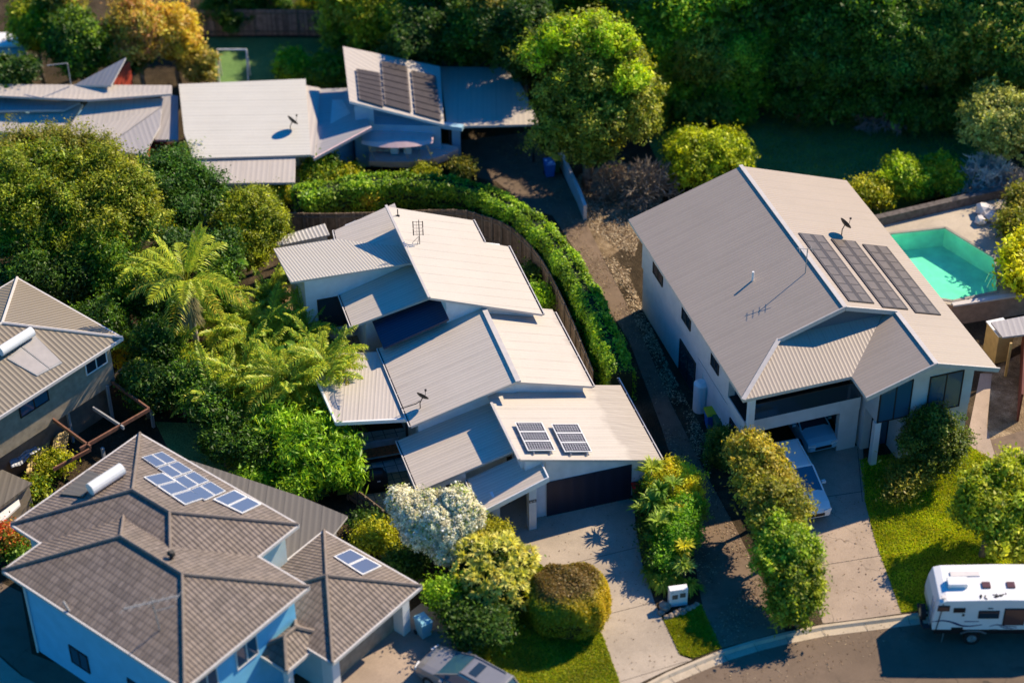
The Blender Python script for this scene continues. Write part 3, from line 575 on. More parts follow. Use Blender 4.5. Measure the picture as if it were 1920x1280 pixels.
# gutters
ex2=HF.ex
for c1,c2,f_,sd_ in (((1240,862),(1157,709),zM3R,1),((1111,724),(1039,586),zM2R,1),((1017,589),(952.5,462),zM1R,1),((907,454),(886,413),zM1R,1),((771,799),(710,653),zM2L,-1),((785,920),(745.6,825.7),zM3L,-1),((660,612),(637,552),zF,-1),((900,962),(876,898),zH,-1),((631,450),(627,432),zU,-1)): gutter(H,onpl(*c1,f_),onpl(*c2,f_),ex2*sd_)
# patio roof (flat) and posts
K=[P(630,792,3.35),P(767,785,3.35),P(713,659,3.35),P(573,664,3.35)]
m=MB(); m.slab(K,.1,0,1); m.build('patio_roof',[m_roofK,m_wht],H)
m=MB(); d=np.array([0,0,-.06]); m.bar(K[0]+d,K[1]+d,.1,.2); m.bar(K[0]+d,K[3]+d,.1,.2); m.build('fascia',m_wht,H)
for x,y in ((640,788),(657,787),(757,785)):
    b=P(x,y,3.15)+np.array([.1,.25,0]); m=MB(); m.box((b[0],b[1],1.57),(.11,.11,3.14),HF.a); m.build('post',m_dark,H)
m=MB(); m.bar(P(646,792,3.0)+[0,.35,0],P(762,786,3.0)+[0,.35,0],.06,.2); m.build('beam',m_dark,H)
# solar arrays
pv=lambda p:zM3R(p)+.2
for qd in ([(964.8,789.9),(1016.8,792.4),(1042,844.4),(989,843.4)],[(1033,792.9),(1084.6,794.9),(1110.8,847.3),(1058.3,845.3)]):
    c=[uv_of(HF,onpl(x,y,pv)) for x,y in qd]; s0=(c[0][0]+c[3][0])/2; s1=(c[1][0]+c[2][0])/2; t1=(c[0][1]+c[1][1])/2; t0=(c[2][1]+c[3][1])/2; n=3; w=(t1-t0)/n
    for k in range(n):
        a0=t0+k*w; f=MB(); z=lambda s,t=a0:zM3R(HF(s,t))+.2; g=.03
        f.slab([HF(s0,a0+.01,z(s0)),HF(s1,a0+.01,z(s1)),HF(s1,a0+w-.01,z(s1)),HF(s0,a0+w-.01,z(s0))],.04); po=f.build('solar_panel',m_wht,H)
        f=MB(); nx=10;ny=5; f.slab([HF(s0+.04,a0+.045,z(s0+.04)+.006),HF(s1-.04,a0+.045,z(s1-.04)+.006),HF(s1-.04,a0+w-.045,z(s1-.04)+.006),HF(s0+.04,a0+w-.045,z(s0+.04)+.006)],.004); ce=f.build('cells',m_solar,po)
        uv=ce.data.uv_layers[0].data; me=ce.data
        for p_ in me.polygons:
            for li in p_.loop_indices:
                q=np.array(me.vertices[me.loops[li].vertex_index].co)+porig(po); ss,tt=uv_of(HF,q); uv[li].uv=((ss-s0-.04)/(s1-s0-.08)*nx*.158,(tt-a0-.045)/(w-.09)*ny*.158)
    f=MB()
    for fx in (.2,.8):
        s=s0+(s1-s0)*fx; f.bar(HZ(s,t0-.12,zM3R,.12),HZ(s,t1+.05,zM3R,.12),.05,.05)
        for tt in (t0-.08,(t0+t1)/2,t1): f.bar(HZ(s,tt,zM3R,-.01),HZ(s,tt,zM3R,.12),.04,.04)
    f.build('mounting_rail',m_alu,H)
# aerial on the rear roof
pa=onpl(787,457,zM1R); m=MB(); m.tube([pa,pa+[0,0,1.5]],.022,6); m.tube([pa+[-.55,-.1,-.05],pa+[0,0,.5]],.012,5); m.tube([pa+[-.15,-.25,-.0],pa+[0,0,.5]],.012,5); m.build('aerial_mast',m_dark,H)
m=MB(); 
for zz in (.62,.82,1.02,1.22,1.42): m.bar(pa+[-.28,-.05,zz],pa+[.18,-.05,zz],.015)
for xx in (-.3,.2):
    m.bar(pa+[xx,-.05,.58],pa+[xx,-.05,.98],.05); m.bar(pa+[xx,-.05,1.05],pa+[xx,-.05,1.45],.05)
for xx in (-.12,.02): m.bar(pa+[xx,-.05,.55],pa+[xx,-.05,1.48],.012)
m.build('aerial_grid',m_dark,H)
pa=onpl(746,405,zM1R); m=MB(); m.tube([pa,pa+[0,0,.42]],.03,6); m.box(pa+[-.1,0,.02],(.4,.1,.04)); m.build('vent_pipe',m_dark,H)
D0=0
def dish(parent,fn,x,y,ax=(.72,.5,.5),r=.42,name='satellite_dish',mat=m_dark,arm=True):
    p=onpl(x,y,fn); m=MB(); m.tube([p,p+[0,0,.35],p+[.12,.1,.55]],.025,6)
    if arm: m.tube([p+[-.95,-.15,.12],p+[-.2,-.02,.3],p+[0,0,.45]],.022,6); m.tube([p+[-.95,-.15,-.25],p+[-.95,-.15,.12]],.022,6)
    b=m.build('dish_mount',mat,parent); c=Vector(p)+Vector((.1,.06,.62)); q=Vector(ax).normalized().to_track_quat('Z','Y').to_matrix(); m=MB(); rings=[]
    for k in range(5):
        rr=r*k/4; rings.append([tuple(c+q@Vector((rr*math.cos(a)*.9,rr*math.sin(a),.28*(rr**2)/r))) for a in np.linspace(0,6.2832,21)[:-1]])
    for a_,b_ in zip(rings,rings[1:]):
        for j in range(20): m.face([a_[j],a_[(j+1)%20],b_[(j+1)%20],b_[j]])
    e=c+q@Vector((0,0,r*1.15)); m.tube([c+q@Vector((0,-r,.1)),e],.014,5); m.box(e,(.1,.08,.08)); m.build(name,mat,b,smooth=False); return p
dish(H,zM2L,788,765,ax=(.45,.75,.55),r=.36)
# ------------------------------------------------------------------ two-storey house
B=thing('two_storey_house','two storey pale house with a broad brown grey gable roof and pool heating strips','house',RF(6.3,7,0))
pt=.342; e=5.5; zg=lambda u:e+pt*min(u,12.56-u)
m=MB(); A=lambda l:[RF(*q) for q in l]
rz=e+pt*6.28
def rslab(name,l,th=.18,mat=m_roofRH):
    m=MB(); m.slab(A(l),th,0,1); return m.build(name,[mat,m_fas],B)
rslab('roof',[(0,0,e),(2.9,2.6,e+pt*2.9),(6.28,2.6,rz),(6.28,15.75,rz),(0,15.85,e)])
rslab('roof',[(12.56,-1.7,e),(12.56,15.6,e),(6.28,15.75,rz),(6.28,2.6,rz),(9.12,2.6,e+pt*3.44),(9.12,-1.7,e+pt*3.44)])
rslab('verandah_roof',[(0,0,e-.003),(5.66,0,e-.003),(8.56,2.9,e+pt*2.9),(2.9,2.9,e+pt*2.9)])
rslab('front_gable_roof',[(5.62,-1.7,e-.01),(9.12,-1.7,e+pt*3.44),(9.12,3.4,e+pt*3.44),(5.62,.0,e-.01)])
m=MB(); m.prism([RF(u,v)[:2] for u,v in ((3.0,2.85),(6.28,2.85),(9.4,2.85),(9.4,3.0),(6.28,3.0),(3.0,3.0))],e+.6,[zg(3.0)-.19,rz-.19,zg(9.4)-.19,zg(9.4)-.19,rz-.19,zg(3.0)-.19]); m.build('gable_infill',plain('cladding_slate',(.1,.12,.15),.7,.05),B)
m=MB(); 
for a,b in (((6.28,2.55,rz+.02),(6.28,15.8,rz+.02)),((9.12,-1.73,e+pt*3.44+.02),(9.12,2.6,e+pt*3.44+.02)),((0,0,e+.02),(2.9,2.62,e+pt*2.9+.02))): m.bar(RF(*a),RF(*b),.22,.05)
for a,b in (((6.28,2.57,rz-.05),(2.9,2.57,e+pt*2.9-.05)),((6.28,2.57,rz-.05),(9.12,2.57,e+pt*3.44-.03)),((9.12,-1.73,e+pt*3.44-.05),(12.6,-1.73,e-.05)),((9.12,-1.73,e+pt*3.44-.05),(5.6,-1.73,e-.05))): m.bar(RF(*a),RF(*b),.07,.24)
m.build('ridge_capping',m_fas,B)
def bw(pts,z0,zt,mat=m_wallRH,name='wall'):
    m=MB(); m.prism([RF(u,v)[:2] for u,v in pts],z0,zt); return m.build(name,mat,B)
bw([(.55,2.95),(11.9,2.95),(11.9,15.1),(.55,15.1)],2.75,5.35)
bw([(.6,7),(11.85,7),(11.85,15.0),(.6,15.0)],0,2.749)
bw([(.6,.95),(.85,.95),(.85,6.99),(.6,6.99)],0,2.6); bw([(6.5,2.0),(6.7,2.0),(6.7,6.99),(6.5,6.99)],0,2.6)
bw([(6.9,-.7),(9.12,-.7),(11.9,-.7),(11.9,2.94),(9.12,2.94),(6.9,2.94)],2.75,[5.7,zg(9.12)-.2,5.5,5.5,zg(9.12)-.2,5.7])
bw([(8.3,-.68),(11.88,-.68),(11.88,6.98),(6.9,6.98),(6.9,.6),(8.3,.6)],0,2.749)
bw([(.55,.85),(6.75,.85),(6.75,2.94),(.55,2.94)],2.5,3.25,name='balcony')
bw([(5.7,.87),(6.73,.87),(6.73,1.2),(5.7,1.2)],0,2.499); 
m=MB(); m.box(RF(.8,.75,2.7),(.3,.3,5.4),RF.a); m.build('column',m_wht,B); m=MB(); m.box(RF(7.0,-.55,1.37),(.32,.3,2.74),RF.a); m.build('column',m_wht,B)
bw([(.97,.86),(6.7,.86),(6.7,.9),(.97,.9)],3.25,4.25,m_glass,'balustrade'); m=MB(); m.bar(RF(.97,.85,4.28),RF(6.72,.85,4.28),.06,.06); m.build('handrail',m_dark,B)
bw([(.6,.95),(6.7,.95),(6.7,2.92),(.6,2.92)],3.252,3.27,m_dark,'balcony_floor')
bw([(.9,2.93),(6.5,2.93),(6.5,2.945),(.9,2.945)],3.25,5.2,m_glassb,'balcony_doors')
m=MB(); m.slab([RF(.5,.4,5.36),RF(6.8,.4,5.36),RF(6.8,2.9,5.36),RF(.5,2.9,5.36)],.04); m.build('soffit',m_fas,B)
for a_,b_ in (((1653,717),(1704,776)),((1745,700),(1798,757)),((1634,792),(1678,853))):
    u0,z1=onV(*a_,RF,-.7); u1,z0=onV(*b_,RF,-.7); zz=sorted((z0,z1))
    if a_[0]==1634: window(B,RF,7.35,8.3,.05,2.1,v=.6,glass=m_glassb)
    else: window(B,RF,u0,u1,zz[0]-.1,zz[1]-.2,v=-.7,glass=m_glassb)
for v0,v1,z0,z1 in ((1.4,2.6,.9,2.2),(4.2,5.2,3.6,4.9),(7.2,9.4,.05,2.1),(8.0,9.2,3.6,4.9),(12.0,13.4,3.6,4.9)): window(B,RF,v0,v1,z0,z1,u=.6 if z1<3 else .55,glass=m_glass)
# heating strips on the right-hand slope
pr=lambda p:zg(uv_of(RF,p)[0])+.06
for k,(x0,y0) in enumerate(((1497,436),(1558,447),(1617,457))):
    a=uv_of(RF,onpl(x0,y0,pr)); b=uv_of(RF,onpl(x0+50,y0+10,pr)); u0=a[0];u1=b[0]; v1=a[1]; bt=[(1597,564),(1656,575),(1715,585)][k]; v0=uv_of(RF,onpl(*bt,pr))[1]
    m=MB(); m.slab([RF(u0,v0,zg(u0)+.06),RF(u1,v0,zg(u1)+.06),RF(u1,v1,zg(u1)+.06),RF(u0,v1,zg(u0)+.06)],.05); po=m.build('pool_heating_strip',m_solarg,B)
    m=MB(); n=8
    for i in range(n):
        va=v0+(v1-v0)*(i+.06)/n; vb=v0+(v1-v0)*(i+.94)/n
        for f0,f1 in ((.08,.42),(.58,.92)):
            ua=u0+(u1-u0)*f0; ub=u0+(u1-u0)*f1; m.slab([RF(ua,va,zg(ua)+.068),RF(ub,va,zg(ub)+.068),RF(ub,vb,zg(ub)+.068),RF(ua,vb,zg(ua)+.068)],.006)
    m.build('film',m_solarg2,po)
dish(B,lambda p:zg(uv_of(RF,p)[0]),1578,441,arm=False,r=.4)
for x,y,h in ((1411,526,.55),): p=onpl(x,y,lambda p:zg(uv_of(RF,p)[0])); m=MB(); m.tube([p-[0,0,.1],p+[0,0,h]],.06,8); m.build('vent_pipe',m_wht,B)
p=onpl(1510,512,lambda p:zg(uv_of(RF,p)[0])); m=MB(); m.tube([p-[0,0,.1],p+[0,0,1.5]],.025,6); m.bar(p+[-.5,.1,1.45],p+[.4,-.1,1.5],.02)
for t in (-.4,-.2,0,.2): m.bar(p+[t,-.25,1.47],p+[t,.25,1.47],.015)
m.build('aerial',m_postg,B)
t=thing('gas_water_heater','white upright cylinder water heater standing against the left wall of the two storey house','water heater',P(1310,768,0))
m=MB(); c=P(1312,768,0); m.tube([c,c+[0,0,.05],c+[0,0,1.75],c+[0,0,1.88]],[.36,.38,.38,.2],18); m.build('tank',m_wht,t,smooth=False); m=MB(); m.tube([c+[.1,.2,1.8],c+[.1,.35,2.2]],.03,6); m.build('pipe',m_alu,t)
t=thing('wall_air_conditioner','small white box unit on the left wall behind the cylinder water heater','air conditioner',P(1300,705,1.)); m=MB(); c=P(1303,700,1.0); m.box(c,(.35,.8,.6),RF.a); m.build('casing',m_wht,t,bevel=.03); m=MB(); m.box(c+[-.18,-.05,0],(.02,.5,.45),RF.a); m.build('grille',m_alu,t)
# ------------------------------------------------------------------ tiled house
T=thing('tiled_house','large two storey house with brown tiled hip roofs and a pale blue wall','house',TF(5,5,0))
def hip(fr,u0,u1,v0,v1,ze,h,par,mat=m_tile,capm=m_tilecap,names='roof',th=.14,cap=.08):
    w=min(u1-u0,v1-v0)/2
    if u1-u0<=v1-v0: r=[((u0+u1)/2,v0+w,ze+h),((u0+u1)/2,v1-w,ze+h)]
    else: r=[(u0+w,(v0+v1)/2,ze+h),(u1-w,(v0+v1)/2,ze+h)]
    a,b,c,d=[(u0,v0,ze),(u1,v0,ze),(u1,v1,ze),(u0,v1,ze)]
    pl=[[a,b,r[0]],[b,c,r[1],r[0]],[c,d,r[1]],[d,a,r[0],r[1]]] if u1-u0<=v1-v0 else [[a,b,r[1],r[0]],[b,c,r[1]],[c,d,r[0],r[1]],[d,a,r[0]]]
    if np.allclose(r[0],r[1]): pl=[[a,b,r[0]],[b,c,r[0]],[c,d,r[0]],[d,a,r[0]]]
    m=MB()
    for q in pl: m.face([fr(*x) for x in q],0)
    m.face([fr(*x) for x in (d,c,b,a)],1)
    for x,y in ((a,b),(b,c),(c,d),(d,a)):
        m.bar(fr(x[0],x[1],ze-.07),fr(y[0],y[1],ze-.07),.1,.16,1)
    ro=m.build(names,[mat,m_gut],par)
    m=MB(); z=np.array([0,0,.03])
    hips=[(a,r[0]),(b,r[0] if u1-u0<=v1-v0 else r[1]),(c,r[1]),(d,r[1] if u1-u0<=v1-v0 else r[0])]
    for x,y in hips+([(r[0],r[1])] if not np.allclose(r[0],r[1]) else []): m.tube([fr(*x)+z,fr(*y)+z],cap,6)
    m.build('ridge_cap',capm,ro); return ro
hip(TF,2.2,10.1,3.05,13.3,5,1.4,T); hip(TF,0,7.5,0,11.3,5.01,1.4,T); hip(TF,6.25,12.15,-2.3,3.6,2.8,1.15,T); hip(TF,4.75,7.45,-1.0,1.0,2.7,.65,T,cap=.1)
def tw(u0,u1,v0,v1,z0,z1,mat,name='wall'):
    m=MB(); m.box(TF((u0+u1)/2,(v0+v1)/2,(z0+z1)/2),(u1-u0,v1-v0,z1-z0),TF.a); return m.build(name,mat,T)
m_wallT=plain('render_teal_grey',(.5,.6,.6),.8,.05,2)
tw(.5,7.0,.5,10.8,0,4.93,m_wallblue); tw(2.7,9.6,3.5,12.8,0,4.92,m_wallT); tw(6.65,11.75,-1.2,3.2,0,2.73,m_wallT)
tw(11.3,11.76,-1.85,-1.2,0,2.73,m_wht,'pillar'); tw(6.64,7.1,-1.85,-1.2,0,2.73,m_wht,'pillar'); tw(4.95,5.25,-.85,-.55,0,2.6,m_wht,'pillar')
tw(7.1,11.3,-1.25,-1.21,0,2.2,m_tan,'garage_door')
for a0,a1,z0,z1 in ((1.0,2.2,3.0,4.3),(3.3,4.6,3.0,4.2),(1.0,2.4,.6,2.0)): window(T,TF,a0,a1,z0,z1,v=.5,glass=m_glassb,frame=m_wht)
for a0,a1,z0,z1 in ((3.0,4.4,.8,2.4),(7.0,8.2,.9,2.0)): window(T,TF,a0,a1,z0,z1,u=.5,glass=m_glassb)
m=MB(); m.tube([TF(.42,10.6,0),TF(.42,10.6,4.9)],.05,8); m.build('downpipe',m_wht,T)
m=MB(); m.slab([TF(11.85,12.0,2.8),TF(12.5,9.15,2.8),TF(13.2,6.0,2.8),TF(13.55,3.4,2.8),TF(11.4,2.9,2.8),TF(9.5,3.4,2.8),TF(9.6,12.4,2.8)],.12,0,1); m.build('patio_roof',[m_roofPt,m_fas],T)
for u,v in ((12.9,3.7),(12.8,7),(12.0,11)): m=MB(); m.box(TF(u,v,1.34),(.12,.12,2.68),TF.a); m.build('post',m_postg,T)
k1_=1.4/3.95; zT1=lambda p:5+k1_*min(10.1-uv_of(TF,p)[0],uv_of(TF,p)[0]-2.2)
zTr=lambda p:5.0+k1_*(10.1-uv_of(TF,p)[0])+.08
def panel(par,fr,qd,fn,nu,nv,mat=m_solarb,fm=m_wht,nm='solar_panel',zz=.0):
    c=[uv_of(fr,onpl(x,y,fn)) for x,y in qd]; zc=[fn(P(x,y,3)) for x,y in qd]
    pts=[onpl(x,y,fn) for x,y in qd]; L=lambda a,b:(pts[0]*(1-a)+pts[1]*a)*(1-b)+(pts[3]*(1-a)+pts[2]*a)*b
    for i in range(nu):
        for j in range(nv):
            f=MB(); f.slab([L(i/nu+.01,j/nv+.01),L((i+1)/nu-.01,j/nv+.01),L((i+1)/nu-.01,(j+1)/nv-.01),L(i/nu+.01,(j+1)/nv-.01)],.05); po=f.build(nm,fm,par)
            f=MB(); g=.07; u_=np.array([0,0,.006]); f.slab([L((i+g)/nu,(j+g)/nv)+u_,L((i+1-g)/nu,(j+g)/nv)+u_,L((i+1-g)/nu,(j+1-g)/nv)+u_,L((i+g)/nu,(j+1-g)/nv)+u_],.004); f.build('cells',mat,po)
panel(T,TF,[(264,856),(303,845),(425,920),(385,938)],zTr,2,4); 
panel(T,TF,[(268,893),(305,885),(385,933),(347,946)],zTr,1,3)
panel(T,TF,[(398,935),(440,917),(491,944),(454,962)],zTr,1,2)
zG=lambda p:2.8+.39*(12.15-uv_of(TF,p)[0])+.08
panel(T,TF,[(625,1042),(657,1028),(717,1060),(680,1077)],zG,1,2)
zTl=lambda p:5.0+k1_*(13.3-uv_of(TF,p)[1])+.1
a=onpl(170,925,zTl)+[0,0,.25]; b=onpl(230,886,zTl)+[0,0,.25]; m=MB(); m.tube([a,b],.3,16); st=m.build('hot_water_tank',m_whtg,T,smooth=False)
m=MB(); m.slab([onpl(*q,zTl) for q in ((113,925),(155,930),(190,890),(165,880))],.06); m.build('collector_panel',m_roofPt,T)
zL2=lambda p:5.01+.373*max(0,uv_of(TF,p)[0])
p=onpl(300,1180,zL2); m=MB(); m.tube([p-[0,0,.1],p+[-.15,0,1.9]],.03,6); a=P(232,1141,p[2]+1.9); b=P(335,1116,p[2]+1.9); m.tube([a,b],.035,6); m.tube([p+[-.1,0,1.1],p+[.7,.2,1.2]],.02,6)
for i in range(7): c=a+(b-a)*i/6; m.bar(c+[-.12,-.25,0],c+[.12,.25,0],.018)
m.build('aerial',m_postg,T)
p=onpl(130,1145,zL2); m=MB(); m.tube([p,p+[-.25,.25,.35]],.05,8); m.build('vent_pipe',m_postg,T)
p=onpl(322,1046,lambda q:5.01+.373*(7.5-uv_of(TF,q)[0])); m=MB(); m.tube([p,p+[0,0,.25]],.09,8); m.tube([p+[0,0,.25],p+[.05,0,.4]],[.2,.12],10); m.build('roof_vent',m_dark,T)
# ------------------------------------------------------------------ left house with solar water heater
Lh=thing('stilt_house','raised tan weatherboard house with a ribbed beige roof carrying a white tank water heater','house',LF(-6,4,0))
hip(LF,-13,0,0,8.1,5,1.4,Lh,m_roofLM,m_fas,cap=.08)
m=MB(); m.box(LF(-6.5,4.05,3.55),(12.0,7.1,2.7),LF.a); m.build('wall',m_tan,Lh); m=MB(); m.box(LF(-6.5,4.3,1.1),(11.6,6.4,2.19),LF.a); m.build('lower_wall',plain('lower_wall_brown',(.24,.17,.12),.8,.2,2),Lh)
for a0,a1 in ((-5.8,-3.9),(-2.0,-.9),(-1.9,-1.0)): pass
window(Lh,LF,-6.4,-4.6,3.7,4.7,v=.5,glass=m_glassb); window(Lh,LF,-2.2,-.8,3.7,4.7,v=.5,glass=m_glass,frame=m_wht); window(Lh,LF,-10,-8.5,3.7,4.7,v=.5,glass=m_glassb)
zL=lambda p:5.05+.3457*uv_of(LF,p)[1]
a=onpl(2,668,zL)+[0,0,.3]; b=onpl(62,630,zL)+[0,0,.3]; m=MB(); m.tube([a,b],.26,16); m.build('hot_water_tank',m_whtg,Lh)
panel(Lh,LF,[(12,672),(66,628),(118,680),(70,705)],zL,2,1,plain('collector_glass',(.42,.38,.35),.3,.05),m_postg,'collector_panel')
D_=thing('deck_frame','unfinished deck frame of galvanised posts and red brown timber joists beside the tan stilt house','deck frame',P(200,800,0))
for x,y,tx in ((137,828,4.4),(288,800,2.9),(212,790,2.4),(200,885,1.6)):
    p=P(x,y,0); m=MB(); m.box(p+[0,0,tx/2],(.14,.14,tx),LF.a); m.build('post',m_postg,D_)
m_joist=plain('joist_red',(.2,.09,.055),.8,.2,5)
for a,b,z,mt in (((208,715),(280,767),2.4,m_joist),((280,767),(150,842),2.4,m_joist),((175,765),(232,802),2.4,m_postg),((95,783),(170,838),2.4,m_joist),((208,710),(250,676),2.4,m_post),((60,775),(110,745),2.4,m_joist),((170,842),(100,880),1.6,m_joist)):
    m=MB(); m.bar(P(*a,z),P(*b,z),.09,.2); m.build('joist',mt,D_)
def sail(name,pts,mat,label,cat,amp=.12,n=10,seed=1):
    rng=random.Random(seed); m=MB(); g=[[None]*(n+1) for _ in range(n+1)]
    for i in range(n+1):
        for j in range(n+1):
            a=i/n;b=j/n; p=(pts[0]*(1-a)+pts[1]*a)*(1-b)+(pts[3]*(1-a)+pts[2]*a)*b; g[i][j]=p+np.array([0,0,amp*(math.sin(a*11+seed)+math.sin(b*9+a*5))*.6])
    for i in range(n):
        for j in range(n): m.face([g[i][j],g[i+1][j],g[i+1][j+1],g[i][j+1]])
    o=m.build(name,mat,smooth=True); b=o.modifiers.new('s','SOLIDIFY'); b.thickness=.02; return tag(o,label,cat)
sail('tarpaulin',[P(0,815,1.3),P(38,812,1.3),P(76,842,1.0),P(22,880,.9)],m_tarp,'crumpled grey white tarpaulin stretched below the tan stilt house','tarpaulin')
sail('canvas_sheet',[P(62,800,1.2),P(98,778,1.6),P(92,850,.3),P(48,892,.2)],plain('canvas',(.5,.38,.18),.9,.15,2),'hanging tan canvas sheet beside the crumpled tarpaulin','canvas sheet',.1,8,3)
sail('canvas_sheet',[P(100,820,.9),P(132,800,1.2),P(122,850,.3),P(92,880,.2)],plain('canvas_dark',(.4,.3,.14),.9,.15,2),'narrow tan canvas sheet nearest the deck frame posts','canvas sheet',.08,8,5)
t=thing('garden_shed','low shed with a pale stained roof below the tarpaulin at the left edge','shed',P(10,930,0)); m=MB(); m.slab(px([(-60,900),(5,880),(60,905),(-20,965)],2.0),.12); m.build('roof',m_roofPt,t); m=MB(); m.prism([p[:2] for p in px([(-55,902),(4,884),(54,907),(-20,958)],1.9)],0,1.9); m.build('wall',m_tan,t); m=MB(); m.slab(px([(-20,975),(35,935),(38,945),(-20,1000)],1.5),.1); m.build('awning',m_wht,t)
# ------------------------------------------------------------------ houses along the back
def pslab(par,name,pts,th=.14,mat=m_roofT,side=m_gut):
    m=MB(); m.slab([P(x,y,z) for x,y,z in pts],th,0,1); return m.build(name,[mat,side],par)
def pwall(par,pts,z0,z1,mat,name='wall'):
    m=MB(); m.prism([p[:2] for p in pts],z0,z1); return m.build(name,mat,par)
X=thing('long_house','long low house at the top left with pale sheet roofs and red painted gable ends','house',P(160,240,0))
pslab(X,'roof',[(-40,158,3.9),(322,160,3.9),(322,176,3.8),(165,187,3.8),(-40,178,3.8)]); 
pslab(X,'roof',[(168,188,3.3),(306,184,3.3),(302,200,3.2),(192,278,2.6),(110,260,2.6)])
pslab(X,'roof',[(303,202,3.18),(300,236,2.8),(270,290,2.4),(193,280,2.58)],mat=m_roofT2)
pslab(X,'roof',[(304,176,2.9),(334,180,2.9),(334,262,2.3),(290,262,2.3)],mat=m_roofT2)
pslab(X,'roof',[(60,190,3.0),(156,196,3.0),(108,262,2.4),(45,252,2.4)]); pslab(X,'roof',[(-40,210,2.8),(56,212,2.8),(48,250,2.4),(-40,246,2.4)])
pslab(X,'roof',[(-40,182,3.2),(150,192,3.2),(120,206,3.1),(-40,208,3.1)],mat=m_roofT2)
pslab(X,'roof',[(138,160,3.9),(236,108,5.2),(208,160,4.2)],mat=m_roofT2); pwall(X,[P(238,112,4),P(243,112,4),P(216,166,3.),P(211,166,3.)],0,3.9,m_red,'gable_wall')
pwall(X,[P(300,205,2.4),P(305,210,2.4),P(276,290,1.9),P(271,286,1.9)],0,2.5,m_red,'gable_wall')
pwall(X,[P(-30,182,3.2),P(296,182,3.2),P(262,262,2.2),P(-30,235,2.2)],0,2.3,m_wallbk)
pwall(X,[P(215,280,2),P(270,292,2),P(265,298,1.7),P(205,288,1.7)],0,1.7,m_red)
p=P(133,158,4.0); m=MB(); m.tube([p,p+[.0,0,1.4]],.04,6); m.bar(p+[-1.3,.2,1.2],p+[0,0,1.45],.05); m.build('aerial',m_postg,X)
Y=thing('flat_roof_house','low house at the top with a broad pale sheet roof and a lean-to patio cover','house',P(460,280,0))
pslab(Y,'roof',[(335,158,3.4),(345,250,3.05),(362,297,2.9),(583,290,2.9),(573,148,3.4)],mat=sheet('roof_back_white',(.6,.57,.5),rib=.3,dark=.9,seamd=.9,ax=1),side=m_fas)
pslab(Y,'patio_cover',[(364,299,2.75),(554,292,2.75),(553,342,2.5),(371,344,2.5)]); pslab(Y,'roof',[(573,160,3.3),(600,165,3.2),(590,292,2.9),(583,291,2.9)])
pslab(Y,'roof',[(600,167,3.1),(652,165,3.1),(697,238,3.4),(588,297,2.7)],mat=m_roofT2); m=MB(); m.bar(P(697,240,3.38),P(588,299,2.68),.1,.18); m.build('gutter',m_pink,Y)
pwall(Y,[P(345,172,3.2),P(570,164,3.2),P(575,282,2.7),P(372,288,2.7)],0,2.65,m_wallb); pwall(Y,[P(600,180,3),P(645,180,3),P(660,230,2.6),P(600,280,2.6)],0,2.5,m_wallbk)
for x in (376,548): c=P(x,341,2.4); m=MB(); m.box((c[0],c[1],1.2),(.1,.1,2.4)); m.build('post',m_wht,Y)
pn=onpl(535,250,lambda p:3.0); 
dish(Y,lambda p:3.02,545,246,ax=(.6,.6,.5),r=.42,arm=False)
Z=thing('solar_house','house with a steep white roof carrying three brown grey solar strips above a blue wall','house',P(760,260,0))
HR=[(643,87,5.4),(825,125,4.1),(833,237,3.2),(655,190,4.6)]
HP=[P(*q) for q in HR]; nrm=np.cross(HP[1]-HP[0],HP[3]-HP[0]); zH2=lambda p:HP[0][2]-(nrm[0]*(p[0]-HP[0][0])+nrm[1]*(p[1]-HP[0][1]))/nrm[2]
m=MB(); m.slab([HP[0],HP[1],[HP[2][0],HP[2][1],zH2(HP[2])],HP[3]],.16,0,1); m.build('roof',[m_roofT,m_wht],Z)
for qd in ([(667,128),(713,136),(720,200),(673,186)],[(714,113),(764,124),(772,210),(721,196)],[(770,131),(818,142),(828,226),(778,212)]):
    panel(Z,TF,qd,lambda p:zH2(p)+.12,1,7,m_solarg,m_solarg2,'solar_panel')
pwall(Z,[P(662,197,4.3),P(826,237,3.),P(822,150,3.4),P(655,110,4.8)],0,3.0,m_wallbk)
pwall(Z,[P(664,196,4.3),P(700,206,4.0),P(700,200,4.0),P(664,190,4.3)],3.0,4.2,m_wallbk,'upper_wall')
for x,y in ((675,300),(857,303)): c=P(x,y,0); m=MB(); m.box((c[0],c[1],1.45),(.5,.5,2.9)); m.build('column',m_wallbk,Z)
m=MB(); m.bar(P(668,212,2.9),P(868,240,2.9),.4,.25); m.build('beam',m_wallbk,Z)
CPt=thing('carport','flat roofed carport mottled by tree shade beside the house with solar strips','carport',P(920,240,0))
pslab(CPt,'roof',[(825,125,3.1),(962,127,3.1),(1012,233,2.9),(838,237,2.9)],mat=m_roofT)
for x,y in ((842,236),(1000,233),(850,135),(955,137)): c=P(x,y,2.8); m=MB(); m.box((c[0],c[1]+.2,1.4),(.12,.12,2.8)); m.build('post',m_dark,CPt)
